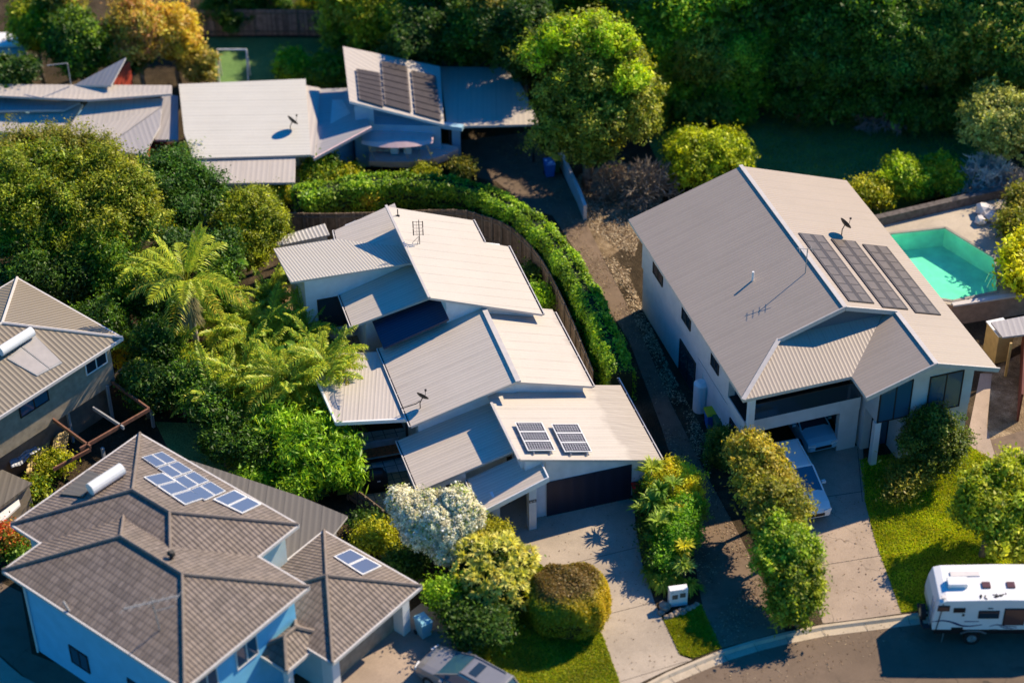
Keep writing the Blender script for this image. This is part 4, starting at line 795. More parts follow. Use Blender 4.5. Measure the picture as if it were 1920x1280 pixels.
# boat on a trailer
bt=thing('motor_boat','pink hulled motor boat with a long pale pink canopy parked below the blue wall','boat',P(765,318,0)); bt['label']='pink hulled motor boat with a long pale pink canopy in front of the blue wall'
o=P(770,322,0); m=MB(); secs=[]
for x,w,zb,zt in ((-2.4,.85,.75,1.35),(-1.2,.95,.65,1.35),(0,1.0,.62,1.38),(1.2,.9,.65,1.45),(2.2,.55,.85,1.55),(2.9,.05,1.3,1.65)):
    secs.append([o+[x,-w,zt],o+[x,-w*.75,zb+.15],o+[x,0,zb],o+[x,w*.75,zb+.15],o+[x,w,zt],o+[x,w*.7,zt-.08],o+[x,-w*.7,zt-.08]])
m.loft(secs); m.build('hull',m_pink,bt,fixn=True)
m=MB(); secs=[]
for i in range(9):
    x=-2.5+i*.53; k=math.sin(math.pi*(i+.6)/9.2)**.4; secs.append([o+[x-.3,-1.0*k,2.35],o+[x-.3,-.7*k,2.35+.22*k],o+[x-.3,.7*k,2.35+.22*k],o+[x-.3,1.0*k,2.35]])
m.loft(secs); m.build('canopy',m_pink,bt,fixn=True)
m=MB()
for x in (-2.,0,1.4):
    for y in (-.85,.85): m.tube([o+[x,y,1.3],o+[x-.3,y,2.35]],.025,6)
m.build('canopy_frame',m_alu,bt); m=MB(); m.box(o+[-.9,.1,1.6],(.5,.6,.5)); m.box(o+[-.1,.1,1.6],(.5,.6,.55)); m.build('seat',m_wht,bt,bevel=.08); m=MB(); m.bar(o+[.6,-.7,1.95],o+[.6,.7,1.95],.04,.5); m.build('windscreen',m_glassb,bt)
m=MB(); m.bar(o+[-2.4,0,.5],o+[3.2,0,.5],.1,.1); m.bar(o+[-.6,-.9,.45],o+[-.6,.9,.45],.1,.1)
for y in (-.95,.95): m.tube([o+[-.6,y-.1,.33],o+[-.6,y+.1,.33]],.33,14)
m.build('trailer',m_black,bt)
m=MB(); c=P(716,322,0); m.box(c+[0,0,1.9],(1.3,.06,.9),m=0); m.box(c+[0,-.035,1.9],(1.0,.02,.6),m=1); m.box(c+[0,.1,.7],(.08,.08,1.5),m=1)
bh=thing('basketball_hoop','pale framed basketball backboard on a pole behind the boat','basketball hoop',c); m.build('backboard',[m_wallb,m_alu],bh)
m=MB(); ring=[c+[.22*math.cos(a),-.28+.22*math.sin(a),1.68] for a in np.linspace(0,6.283,13)]; m.tube(ring,.015,5); m.build('hoop',m_redp,bh)
# small roofs, frames and fences
t=thing('tool_shed','small shed with a corrugated pale roof behind the corrugated wing of the central house','shed',P(567,455,0))
m=MB(); m.slab([P(516,446,2.3),P(609,419,2.3),P(618,440,2.15),P(518,461,2.15)],.07,0,0); m.build('roof',[sheet('roof_shed',(.55,.52,.48),rib=.22,ribd=.04,dark=.3,seam=50)],t); m=MB(); m.prism([P(521,448,2.2)[:2],P(605,423,2.2)[:2],P(613,439,2.1)[:2],P(522,458,2.1)[:2]],0,2.1); m.build('wall',m_wallb,t)
m=MB(); a=P(545,458,1.0);b=P(590,446,1.0); m.bar(a,b,.06,1.5); m.build('door',m_dark,t)
t=thing('white_shed','white walled shed among the trees at the far top left','shed',P(20,100,0)); m=MB(); m.prism([p[:2] for p in px([(-30,66,),(44,62),(50,100),(-30,104)],2.8)],0,2.8); m.build('wall',m_wallb,t); m=MB(); m.slab(px([(-34,62),(46,60),(54,84),(-34,88)],3.0),.12); m.build('roof',m_wht,t)
t=thing('swing_frame','bare white metal swing frame standing behind the flat pale roof','swing frame',P(440,150,0)); m=MB()
a=P(468,152,0);b=P(414,152,0); h=np.array([0,0,2.3])
for q in (a,b):
    for d_ in (-.7,.7): m=MB(); m.tube([q+[0,d_,0],q+h],.05,7); m.build('leg',m_wht,t)
m=MB(); m.tube([a+h,b+h],.055,7); m.build('crossbar',m_wht,t)
t=thing('trampoline','round trampoline with a faint safety net in the shade of the back trees','trampoline',P(1045,50,0)); c=P(1045,52,0)
m=MB(); ring=lambda r,z:[c+[r*math.cos(a),r*math.sin(a),z] for a in np.linspace(0,6.2832,25)]
m.tube(ring(1.5,.8),.06,6); m.tube(ring(1.6,2.3),.04,6); m.build('frame',m_postg,t)
m=MB(); 
for i in range(6):
    a=i*math.pi/3; m.tube([c+[1.6*math.cos(a),1.6*math.sin(a),0],c+[1.6*math.cos(a),1.6*math.sin(a),2.3]],.04,6)
m.build('net_pole',m_postg,t); m=MB(); m.slab([np.array(q) for q in ring(1.4,.82)[:-1]],.02); m.build('mat',m_black,t)
def fence(name,label,pts,h,mat,group=None,post=True,z0=0,th=.05,every=2.2,rails=True):
    L=[np.array(p[:2]) for p in pts]; t=thing(name,label,'fence',(*L[0],z0),0,group); m=MB(); r={.3:MB(),h-.25:MB()}; k=MB()
    for i,(a,b) in enumerate(zip(L,L[1:])):
        jz=.0015*(i%2)
        d=(b-a)/np.linalg.norm(b-a); n=np.array([-d[1],d[0]])*th/2; m.prism([a-n,b-n,b+n,a+n],z0,z0+h+jz)
        for zz in (.3,h-.25): r[zz].bar((*(a-n*2),z0+zz),(*(b-n*2),z0+zz),.05,.08)
        q=np.linalg.norm(b-a); c=max(1,round(q/every))
        for j in range(c): w=a+(b-a)*j/c; k.box((*(w-n*2.6),z0+h/2+.03),(.1,.1,h+.06),math.atan2(d[1],d[0])); k.build('post',m_post,t); k=MB()
    m.build('paling_panel',mat,t)
    if rails:
        for q in r.values(): q.build('rail',m_post,t)
    return t
def smooth(pts,n=5):
    pts=[np.array(p,float) for p in pts]; o=[]
    for i in range(len(pts)-1):
        p0,p1,p2,p3=pts[max(i-1,0)],pts[i],pts[i+1],pts[min(i+2,len(pts)-1)]
        for j in range(n):
            t=j/n; o.append(.5*((2*p1)+(-p0+p2)*t+(2*p0-5*p1+4*p2-p3)*t*t+(-p0+3*p1-3*p2+p3)*t**3))
    return o+[pts[-1]]
FP=[P(x,y,1.8)[:2] for x,y in ((520,398),(600,400),(700,398),(850,393),(905,404),(960,427),(1015,485),(1060,570),(1090,640),(1112,695))]
fence('paling_fence','curved brown timber paling fence between the central house and the clipped hedge',smooth(FP,3),1.8,m_pal)
fence('paling_fence','pinkish timber paling fence behind the shaded lawn at the top left',[P(x,y,0) for x,y in ((330,68),(480,66),(560,66),(680,70))],1.9,m_palp)
fence('picket_fence','low dark picket fence at the edge of the tan paved yard',[P(x,y,0) for x,y in ((655,935),(690,960),(722,985),(745,1000))],1.0,m_pal,every=.8)
t=thing('rendered_wall','low pale grey wall along the right side of the back driveway','wall',P(1075,350,0)); m=MB(); q=[P(x,y,0)[:2] for x,y in ((1050,305),(1068,345),(1085,380),(1097,412))]
for a,b in zip(q,q[1:]): d=(b-a)/np.linalg.norm(b-a); n=np.array([-d[1],d[0]])*.1; m.prism([a-n,b-n,b+n,a+n],0,1.0)
m.build('wall_panel',m_wallRH,t)
# pool terrace
pz=1.4; TP=[P(x,y,pz) for x,y in ((1600,440),(1650,416),(1760,400),(1850,372),(1960,385),(1960,545),(1786,572),(1700,560))]
PL=[P(x,y,pz) for x,y in ((1640,444),(1673,438),(1772,427),(1866,484),(1872,547),(1786,565),(1712,552))]
def carve(o,pts,z0,z1):
    c=MB(); c.prism([p[:2] for p in pts],z0,z1); co_=c.build('cut',m_wht); q=o.modifiers.new('b','BOOLEAN'); q.object=co_; q.operation='DIFFERENCE'; q.solver='EXACT'; bpy.context.view_layer.update()
    me=bpy.data.meshes.new_from_object(o.evaluated_get(bpy.context.evaluated_depsgraph_get())); o.modifiers.clear(); o.data=me; bpy.data.objects.remove(co_)
m=MB(); m.prism([p[:2] for p in TP],0,pz-.02); t=thing('pool_terrace','raised paved terrace with a brown retaining wall around the turquoise pool','terrace',TP[6]*[1,1,0]); o1=m.build('retaining_wall',m_brick,t); carve(o1,PL,.1,3)
m=MB(); m.slab([p+[0,0,.02] for p in TP],.04); o2=m.build('paving',m_pav,t); carve(o2,PL,.1,3)
m=MB(); a,b=TP[5],TP[6]; m.bar(a+[0,0,.03],b+[0,0,.03],.3,.1); m.build('coping',m_fas,t)
pool=thing('swimming_pool','turquoise angular swimming pool on the terrace beside the two storey house','pool',PL[3]*[1,1,0]+[0,0,pz])
m_basin=plain('pool_basin',(.45,.9,.7),.6,.12,1.2)
cen_=sum(PL)/len(PL); sh=lambda p,k: p+(cen_-p)/np.linalg.norm(cen_-p)*k
m=MB()
for i in range(len(PL)):
    j=(i+1)%len(PL); q0,q1=sh(PL[i],.03),sh(PL[j],.03); m.face([(q0[0],q0[1],.15),(q1[0],q1[1],.15),(q1[0],q1[1],pz+.02),(q0[0],q0[1],pz+.02)])
m.slab([(sh(p,.02)[0],sh(p,.02)[1],.15) for p in PL],.03); m.build('basin',m_basin,pool)
m_water,nt_,b_=nodes('pool_water',.03,(.02,.5,.4),.5); o_=nt_.nodes['Material Output']; tb=N(nt_,'ShaderNodeBsdfTransparent'); tb.inputs[0].default_value=(.6,.98,.84,1); gb=N(nt_,'ShaderNodeBsdfGlossy'); gb.inputs['Roughness'].default_value=.04; fr_=N(nt_,'ShaderNodeFresnel'); fr_.inputs[0].default_value=1.33; mx=N(nt_,'ShaderNodeMixShader')
bp=N(nt_,'ShaderNodeBump'); bp.inputs['Strength'].default_value=.35; bp.inputs['Distance'].default_value=.04; nt_.links.new(noise(nt_,2.2,3),bp.inputs['Height']); nt_.links.new(bp.outputs[0],gb.inputs['Normal']); nt_.links.new(bp.outputs[0],fr_.inputs['Normal'])
mx.inputs[0].default_value=.05; nt_.links.new(tb.outputs[0],mx.inputs[1]); nt_.links.new(gb.outputs[0],mx.inputs[2]); nt_.links.new(mx.outputs[0],o_.inputs[0])
m=MB(); m.face([(sh(p,.04)[0],sh(p,.04)[1],pz-.12) for p in PL[::-1]]); wo=m.build('water',m_water,pool)
if wo.data.polygons[0].normal.z<0: wo.data.flip_normals()
m=MB(); PC=[p+[0,0,.03] for p in PL]
for a,b in zip(PC,PC[1:]+PC[:1]): m.bar(a,b,.16,.05)
m.build('rim',plain('pool_coping',(.3,.27,.22),.5,.1),pool)
m=MB()
for k in range(3): c=PL[4]*.75+PL[1]*.25; m.box(((PL[4][0]-.5-.3*k),PL[4][1]+.5,.35+.3*(2-k)),(.3,1.0,.3))
m.build('step',m_basin,pool)
for dy in (0,.5):
    m=MB(); c=P(1866,541,pz)+[0,dy,0]; m.tube([c,c+[0,0,.6],c+[-.3,0,.7],c+[-.45,0,.1]],.03,6); m.build('ladder_rail',m_alu,pool)
t=thing('planter_wall','low dark stone planter wall behind the pool','wall',P(1750,395,1.4)); m=MB(); m.bar(P(1640,418,1.6),P(1880,362,1.6),.4,.8); m.build('wall_panel',plain('dark_stone',(.12,.1,.09),.9,.3,4),t)
def rocks(seed,cs,label,name='rock',group=None,mat=m_rock):
    rng=random.Random(seed)
    for (c,s) in cs:
        import bmesh
        b=bmesh.new(); bmesh.ops.create_icosphere(b,subdivisions=2,radius=s)
        for v in b.verts: v.co*=1+rng.uniform(-.22,.22); v.co.z*=.7
        me=bpy.data.meshes.new(name); b.to_mesh(me); b.free(); me.materials.append(mat); o=bpy.data.objects.new(name,me); COL.objects.link(o); o.location=(float(c[0]),float(c[1]),float(c[2])+s*.5); tag(o,label,'rock',group)
rocks(3,[(P(x,y,0),s) for x,y,s in ((1240,1150,.16),(1249,1158,.13),(1258,1156,.17),(1268,1152,.19),(1279,1148,.2),(1290,1142,.17),(1299,1139,.15),(1306,1134,.13),(1246,1141,.3))],'rough brown rock edging the garden bed below the white letterbox',group='rocks around the letterbox bed')
rocks(5,[(P(1845,400,1.45),.5),(P(1858,412,1.45),.4),(P(1838,418,1.45),.35)],'pale boulder in the pile at the corner of the pool terrace',group='boulders by the pool',mat=m_wallRH)
t=thing('timber_kennel','tall tan plywood box with a white lid against the retaining wall','storage box',P(1865,650,0)); c=P(1868,665,0); m=MB(); m.box(c+[0,0,.9],(.9,1.3,1.8),RF.a); m.build('box',m_wood,t); m=MB(); m.box(c+[0,0,1.83],(1.,1.4,.06),RF.a); m.build('lid',m_wht,t)
t=thing('lean_to_shed','dark flat roofed lean-to shed at the right edge above the red wall','shed',P(1900,640,0)); m=MB(); m.slab(px([(1858,604),(1960,585),(1960,622),(1880,632)],2.3),.1); m.build('roof',m_roofT2,t)
for x,y in ((1885,705),(1915,690)): c=P(x,y,0); m=MB(); m.box(c+[0,0,1.1],(.12,.12,2.2)); m.build('post',m_wood,t)
t=thing('red_wall','dark red painted fence wall at the right edge of the photo','fence',P(1912,760,0)); m=MB(); a=P(1908,790,0);b=P(1920,690,0); m.bar(a+[0,0,.9],b+[.3,2,.9],.1,1.8); m.build('panel',plain('wall_dark_red',(.13,.03,.02),.7,.1),t)
# ------------------------------------------------------------------ small things
t=thing('letterbox','white double letterbox pillar with two dark slots at the edge of the verge lawn','letterbox',P(1270,1132,0)); c=P(1270,1131,0)
m=MB(); m.box(c+[0,0,.52],(.86,.34,1.04),R(9)); bx=m.build('pillar',m_wht,t,bevel=.015)
fl=Fr(c[:2],9)
for x,zz in ((-.17,.62),(.19,.68)):
    m=MB(); m.box(fl(x,-.178,zz),(.26,.02,.26),fl.a); m.build('letter_slot',plain('slot_metal',(.12,.11,.09),.4,.2),t)
text('11',.12,fl(-.3,-.176,.9),fl.a,R(90),m_black,t,'number'); text('10',.08,fl(.2,-.176,.92),fl.a,R(90),m_black,t,'number')
def bin_(x,y,label,lid,body,rz=.3,z=0):
    c=P(x,y,z); t=thing('wheelie_bin',label,'bin',c,0); m=MB(); q=Fr(c[:2],math.degrees(rz))
    m.loft([[q(-.23,-.25,z+.08),q(.23,-.25,z+.08),q(.23,.25,z+.08),q(-.23,.25,z+.08)],[q(-.29,-.34,z+.98),q(.29,-.34,z+.98),q(.29,.34,z+.98),q(-.29,.34,z+.98)]]); m.build('bin_body',body,t,fixn=True)
    m=MB(); m.loft([[q(-.31,-.36,z+.985),q(.31,-.36,z+.985),q(.31,.4,z+.985),q(-.31,.4,z+.985)],[q(-.25,-.28,z+1.08),q(.25,-.28,z+1.08),q(.25,.36,z+1.08),q(-.25,.36,z+1.08)]]); m.build('lid',lid,t,fixn=True)
    for sx in (-.26,.26): m=MB(); m.tube([q(sx-.03,.3,z+.12),q(sx+.03,.3,z+.12)],.12,12); m.build('wheel',m_black,t)
bin_(1197,942,'red lidded wheelie bin half hidden by the strappy plants right of the garage door',m_redp,m_grn,.2)
bin_(1332,800,'yellow lidded blue wheelie bin against the left wall of the two storey house',m_yel,m_blue,.2)
bin_(1348,815,'green wheelie bin next to the yellow lidded one by the two storey house',m_grn,m_grn,.2)
bin_(1040,322,'yellow lidded wheelie bin beside the back driveway',m_yel,m_grn,.2); bin_(1030,330,'small blue wheelie bin beside the back driveway',m_blue,m_blue,.2)
bin_(852,1172,'yellow lidded wheelie bin in the shade beside the tiled house',m_yel,m_grn,.6); bin_(842,1156,'red lidded wheelie bin behind the yellow one beside the tiled house',m_redp,m_grn,.6); bin_(832,1142,'pale blue wheelie bin furthest back beside the tiled house',m_cyan,m_cyan,.6)
bin_(795,1190,'blue grey bin against the garage pillar of the tiled house',m_cyan,m_cyan,.6)
c=P(706,915,0); t=thing('barbecue','barbecue under a black fitted cover on the tan pavers','barbecue',c); m=MB(); q=Fr(c[:2],12)
def rr(w,d,z,n=16,k=4): return [q(w*math.copysign(abs(math.cos(a))**(2/k),math.cos(a)),d*math.copysign(abs(math.sin(a))**(2/k),math.sin(a)),z) for a in np.linspace(0,6.2832,n+1)[:-1]]
m.loft([rr(.62,.36,.02),rr(.6,.34,.5),rr(.58,.33,.8),rr(.46,.32,.95),rr(.42,.26,1.12),rr(.28,.15,1.2)]); m.build('cover',m_black,t,smooth=True,fixn=True); m=MB(); m.box(q(.1,-.335,.72),(.16,.012,.06),q.a); m.build('cover_logo',m_wht,t)
c=P(716,858,0); t=thing('daybed','timber daybed with rust red cushions under the patio roof','daybed',c); q=Fr(c[:2],14)
m=MB(); m.box(q(0,0,.3),(2.1,1.0,.1),q.a)
for a,b in ((-1,-.45),(1,-.45),(-1,.45),(1,.45)): m.box(q(a,b,.25),(.09,.09,.5),q.a)
m.build('frame',m_dark,t); m=MB(); m.box(q(0,-.05,.42),(1.95,.75,.14),q.a); m.build('cushion',m_rust,t,bevel=.04); m=MB(); m.box(q(0,.4,.62),(1.95,.12,.45),q.a); m.build('backrest',m_tarp,t,bevel=.03); m=MB(); m.bar(q(-1,-.48,.5),q(1,-.48,.5),.05,.05); m.build('rail',m_wallb,t)
# ------------------------------------------------------------------ vehicles (built along local +x, then turned)
def car(label,loc,rz,mat,L=4.7,W=1.84,Hh=1.65,glass=None,sunroof=False,name='parked_car'):
    t=thing(name,label,'car',loc,rz); w=W/2; gl=glass or m_glass
    st=[(-.5,.48,.86,.8),(-.485,.34,.98,.93),(-.3,.26,1.02,1),(.1,.26,1.02,1),(.22,.26,1.0,.99),(.4,.28,.9,.97),(.47,.33,.8,.92),(.5,.42,.66,.78)]
    m=MB(); m.loft([[(x*L,-w*k*.96,zb),(x*L,-w*k,(zb+zt)/2),(x*L,-w*k*.95,zt),(x*L,-w*k*.6,zt+.04),(x*L,w*k*.6,zt+.04),(x*L,w*k*.95,zt),(x*L,w*k,(zb+zt)/2),(x*L,w*k*.96,zb)] for x,zb,zt,k in st]); m.build('body',mat,t,local=True,smooth=False,fixn=True,bevel=.03)
    cb=[(-.47,.24,.9,.98),(-.4,.08,.8,Hh-.07)]
    m=MB(); lo=[(-.47*L,-w*.88,1.0),(.25*L,-w*.88,1.0),(.25*L,w*.88,1.0),(-.47*L,w*.88,1.0)]; hi=[(-.41*L,-w*.72,Hh-.06),(.0*L,-w*.72,Hh-.06),(.0*L,w*.72,Hh-.06),(-.41*L,w*.72,Hh-.06)]; m.loft([lo,hi]); m.build('window_glass',gl,t,local=True,fixn=True)
    m=MB(); m.loft([[(-.43*L,-w*.75,Hh-.09),(.01*L,-w*.75,Hh-.09),(.01*L,w*.75,Hh-.09),(-.43*L,w*.75,Hh-.09)],[(-.42*L,-w*.7,Hh-.02),(-.01*L,-w*.7,Hh-.02),(-.01*L,w*.7,Hh-.02),(-.42*L,w*.7,Hh-.02)],[(-.38*L,-w*.55,Hh),(-.05*L,-w*.55,Hh),(-.05*L,w*.55,Hh),(-.38*L,w*.55,Hh)]]); ro=m.build('roof',mat,t,local=True,fixn=True,bevel=.015)
    m=MB()
    for i in range(4): m.bar(lo[i],hi[i],.07,.05)
    for s in (-1,1):
        for fx in (-.14,-.3): m.bar((fx*L,s*w*.88,1.0),(fx*L,s*w*.73,Hh-.07),.08,.04)
        m.bar((-.36*L,s*w*.62,Hh+.03),(-.0*L,s*w*.62,Hh+.03),.04,.04)
    m.build('pillar',mat,t,local=True)
    if sunroof: m=MB(); m.box((-.12*L,0,Hh+.005),(.42,.8,.02)); m.build('sunroof',m_glass,ro,local=True)
    for x in (-.31,.31):
        for s in (-1,1):
            m=MB(); m.tube([(x*L,s*(w-.2),.33),(x*L,s*(w+.01),.33)],.33,16); wh=m.build('wheel',m_tyre,t,local=True); m=MB(); m.tube([(x*L,s*(w-.05),.33),(x*L,s*(w+.02),.33)],.2,12); m.build('rim',m_alu,wh,local=True)
    for s in (-1,1):
        m=MB(); m.box((.475*L,s*w*.68,.72),(.16,.4,.14),s*.25); m.build('headlight',m_whtg,t,local=True); m=MB(); m.box((-.49*L,s*w*.76,.85),(.08,.26,.18)); m.build('tail_light',m_redp,t,local=True); m=MB(); m.box((.14*L,s*(w+.1),1.05),(.16,.2,.12)); m.build('mirror',mat,t,local=True)
    m=MB(); m.box((.5*L,0,.58),(.05,W*.5,.16)); m.build('grille',m_black,t,local=True); m=MB(); m.box((-.495*L,0,.6),(.03,.5,.12)); m.build('number_plate',m_wht,t,local=True)
    return t
c=P(1497,897,.9); car('white wagon parked nose to the road on the driveway of the two storey house',(c[0],c[1],.012),RF.a-R(90)-R(3),m_whtg,4.75,1.85,1.7,m_glassb)
c=P(1511,788,.6); car('pale blue car inside the open garage of the two storey house',(c[0],c[1],.0),RF.a-R(90),m_cyan,4.3,1.75,1.5)
c=P(876,1250,1.5); car('silver wagon with a black sunroof parked on the tiled house driveway',(c[0],c[1],.012),TF.a+R(92),m_silver,4.8,1.85,1.68,m_glassb,True)
# caravan
CF=Fr(P(1743,1207,-.13)[:2],-1.1); cv=thing('caravan','white touring caravan with navy swooshes and brown tinted windows parked on the road','caravan',(CF.O[0],CF.O[1],-.13),CF.a); g0=-.13
def cvb(mb,name,mat,par=None,**k): return mb.build(name,mat,par or cv,local=True,**k)
prof=[(0,.92),(-.04,1.5),(.04,2.15),(.18,2.62),(.5,2.72),(3.0,2.78),(6.0,2.74),(6.5,2.5),(6.6,1.6),(6.5,.92)]
m=MB(); Wc=2.3; m.loft([[(x,0,z) for x,z in prof],[(x,Wc,z) for x,z in prof]]); body=cvb(m,'body',m_whtg,fixn=True,bevel=.03)
def cq(x,y): u,z=onV(x,y,CF,0); return u,z-g0
def decal(pts,mat,name,par,off=.006,th=.004):
    q=[cq(*p) for p in pts]; m=MB(); m.loft([[(u,-off,z) for u,z in q],[(u,-off+th,z) for u,z in q]]); return cvb(m,name,mat,par,fixn=True)
cz=lambda l:[(1680+x/6.4,1040+y/6.4) for x,y in l]
def cwin(x0,y0,x1,y1,mat,fr=True,name='window'):
    a=cq(*cz([(x0,y0)])[0]); b=cq(*cz([(x1,y1)])[0]); m=MB(); m.box(((a[0]+b[0])/2,-.015,(a[1]+b[1])/2),(b[0]-a[0],.05,abs(a[1]-b[1]))); w_=cvb(m,name,m_black if fr else mat,body,bevel=.02)
    if fr: m=MB(); m.box(((a[0]+b[0])/2,-.045,(a[1]+b[1])/2),(b[0]-a[0]-.1,.02,abs(a[1]-b[1])-.1)); cvb(m,'pane',mat,w_)
cwin(506,605,640,670,m_bronze); cwin(995,665,1230,757,m_glass); cwin(1308,638,1530,836,m_bronze); cwin(695,632,828,686,m_black,False,'vent'); cwin(795,703,820,728,m_black,False,'socket'); cwin(1105,632,1165,642,m_black,False,'awning_light')
cwin(665,865,795,918,m_black,False,'service_hatch'); cwin(1118,888,1215,915,m_black,False,'step')
decal(cz([(430,795),(560,776),(640,786),(720,808),(790,838),(880,846),(1030,830),(1035,838),(890,858),(800,858),(735,842),(650,806),(560,792),(430,801)]),m_decal,'stripe',body)
decal(cz([(1120,850),(1200,828),(1260,832),(1330,850),(1450,852),(1450,858),(1330,862),(1255,846),(1200,838),(1120,856)]),m_decal,'stripe',body)
decal(cz([(1240,850),(1310,868),(1400,876),(1450,868),(1450,874),(1390,884),(1310,880),(1240,856)]),m_decal,'stripe',body)
decal(cz([(820,790),(995,790),(995,798),(820,800)]),m_decal,'lettering',body)
m=MB(); m.box((3.2,.03,.82),(6.2,.06,.24)); m.box((3.2,1.15,.78),(6.3,2.0,.18)); m.box((3.2,2.27,.82),(6.2,.06,.24)); cvb(m,'chassis',m_black)
m=MB(); m.bar((6.4,.6,.6),(7.9,1.15,.55),.1,.12); m.bar((6.4,1.7,.6),(7.9,1.15,.55),.1,.12); m.tube([(7.4,1.15,0),(7.4,1.15,.8)],.04,8); cvb(m,'drawbar',m_black)
wu,wz=cq(1821.4,1197.8)
for y0,y1 in ((-.02,.22),(2.08,2.32)):
    m=MB(); m.tube([(wu,y0,.37),(wu,y1,.37)],.37,20); w_=cvb(m,'wheel',m_tyre); m=MB(); ye=y0-.01 if y0<1 else y1+.01; m.tube([(wu,ye,.37),(wu,ye+.02*(1 if y0<1 else -1),.37)],.22,16)
    for k in range(8): a=k*math.pi/4; m.bar((wu+.05*math.cos(a),ye,.37+.05*math.sin(a)),(wu+.2*math.cos(a),ye-.01,.37+.2*math.sin(a)),.04,.03)
    cvb(m,'rim',m_alu,w_)
m=MB(); m.bar((wu-.55,-.03,.72),(wu-.25,-.03,.86),.05,.06); m.bar((wu-.25,-.03,.86),(wu+.3,-.03,.86),.05,.06); m.bar((wu+.3,-.03,.86),(wu+.6,-.03,.72),.05,.06); cvb(m,'wheel_arch',m_alu)
m=MB(); m.tube([(-.38,1.05,1.0),(-.16,1.05,1.0)],.37,20); w_=cvb(m,'spare_wheel',m_tyre); m=MB(); m.tube([(-.4,1.05,1.0),(-.37,1.05,1.0)],.2,14); cvb(m,'rim',m_alu,w_); m=MB(); m.bar((-.35,1.05,.75),(.0,1.05,.8),.08,.1); m.bar((-.35,.4,.75),(-.35,1.8,.75),.1,.1); m.bar((-.4,.2,.95),(-.02,.2,.95),.3,.05); cvb(m,'rear_rack',m_dark)
m=MB()
for y in (.25,.6): m.bar((-.1,y,.9),(-.02,y,2.5),.03)
for k in range(6): m.bar((-.1+.014*k,.25,1.0+k*.27),(-.1+.014*k,.6,1.0+k*.27),.03)
cvb(m,'ladder',m_alu)
m=MB(); m.box((.25,-.02,1.75),(.03,.05,1.6),rx=0,ry=.1); cvb(m,'corner_trim',m_black,body)
def croof(x0,y0,x1,y1,h,mat,name):
    z=2.74; a=uv_of(CF,P(1680+x0/6.4,1040+y0/6.4,z+g0)); b=uv_of(CF,P(1680+x1/6.4,1040+y1/6.4,z+g0)); m=MB(); m.box(((a[0]+b[0])/2,(a[1]+b[1])/2,z+h/2),(abs(b[0]-a[0]),abs(b[1]-a[1]),h)); cvb(m,name,mat,body,bevel=.02)
croof(600,300,860,400,.24,m_whtg,'air_conditioner'); croof(1020,335,1140,405,.1,m_bronze,'roof_hatch'); croof(1315,335,1435,405,.1,m_bronze,'roof_hatch'); croof(640,205,1010,262,.06,m_wallRH,'roof_panel'); croof(540,490,600,530,.06,m_wallRH,'roof_fitting')
rng=random.Random(4)
for cx,cy in ((1045,505),(1180,495),(1275,478)):
    m=MB()
    for k in range(7):
        p=P(1680+(cx+rng.uniform(-42,42))/6.4,1040+(cy+rng.uniform(-22,22))/6.4,2.78+g0); u,v=uv_of(CF,p); a=rng.uniform(0,3.14); m.box((u,v,2.782),(.14,.06,.004),a)
    cvb(m,'leaf_shadow_mark',m_black,body)  # small black flecks laid on the roof as painted leaf shadows
for x in (.6,5.9): m=MB(); m.bar((x,.15,.8),(x-.05,.15,0),.05); cvb(m,'stabiliser_leg',m_alu)
# ------------------------------------------------------------------ vegetation
def at(x,y,z): p=P(x,y,z); return np.array([p[0],p[1],0.])
def lob(l,b):  # lobes given as (px,py,z,rx,ry,rz) -> relative to base
    o=[]
    for x,y,z,a,c,d in l: p=P(x,y,z); o.append((p[0]-b[0],p[1]-b[1],z,a,c,d))
    return o
# clipped hedge round the back of the central house
hp=[P(x,y,2.3)[:2] for x,y in ((560,372),(610,362),(680,348),(760,345),(850,355),(912,374),(975,410),(1032,465),(1075,530),(1110,600),(1152,700))]
hp=smooth(hp,10); hp=np.array(hp); _d=np.gradient(hp,axis=0); hp=hp+unit(np.stack([-_d[:,1],_d[:,0]],1))*.4; seg=np.linalg.norm(np.diff(hp,axis=0),axis=1); cs=np.concatenate([[0],np.cumsum(seg)]); rng=np.random.default_rng(5); n=52000
s=rng.uniform(0,cs[-1],n); cx=np.interp(s,cs,hp[:,0]); cy=np.interp(s,cs,hp[:,1]); dx=np.interp(s,cs,np.gradient(hp[:,0],cs)); dy=np.interp(s,cs,np.gradient(hp[:,1],cs)); nn=unit(np.stack([-dy,dx],1))
a=rng.uniform(-.15,math.pi+.15,n); wv=.72+.08*np.sin(s*1.7)+.06*np.sin(s*4.3); hv=1.2+.07*np.sin(s*2.3)+.06*np.sin(s*5.1); sup=.45
ca=np.sign(np.cos(a))*np.abs(np.cos(a))**sup*wv; sa=np.maximum(np.sin(a),0)**sup*hv; low=rng.random(n)<.25; sa=np.where(low,-rng.random(n)*1.1,sa); ca=np.where(low,np.sign(ca)*wv,ca)
rr_=rng.uniform(.86,1.05,n); pp=np.stack([cx+nn[:,0]*ca*rr_,cy+nn[:,1]*ca*rr_,1.3+sa*rr_],1)+rng.normal(size=(n,3))*.05
nr=unit(np.stack([nn[:,0]*ca,nn[:,1]*ca,np.maximum(sa,0)+.4],1)+rng.normal(size=(n,3))*.8); aa=unit(np.cross(nr,rng.normal(size=(n,3)))); bb=np.cross(nr,aa); sz=.14*rng.uniform(.5,1.6,(n,1)); pp+=nr*np.where(rng.random((n,1))<.06,rng.uniform(.05,.22,(n,1)),0)
cl=palette(rng,n,[(.08,.17,.015),(.13,.24,.02),(.05,.12,.02),(.2,.3,.025)]); patch=(.5+.5*np.sin(s*1.3+np.sin(s*.37)*3))[:,None]; cl=cl*(.75+.5*patch)*np.where(rng.random((n,1))<.12,1.4,1)
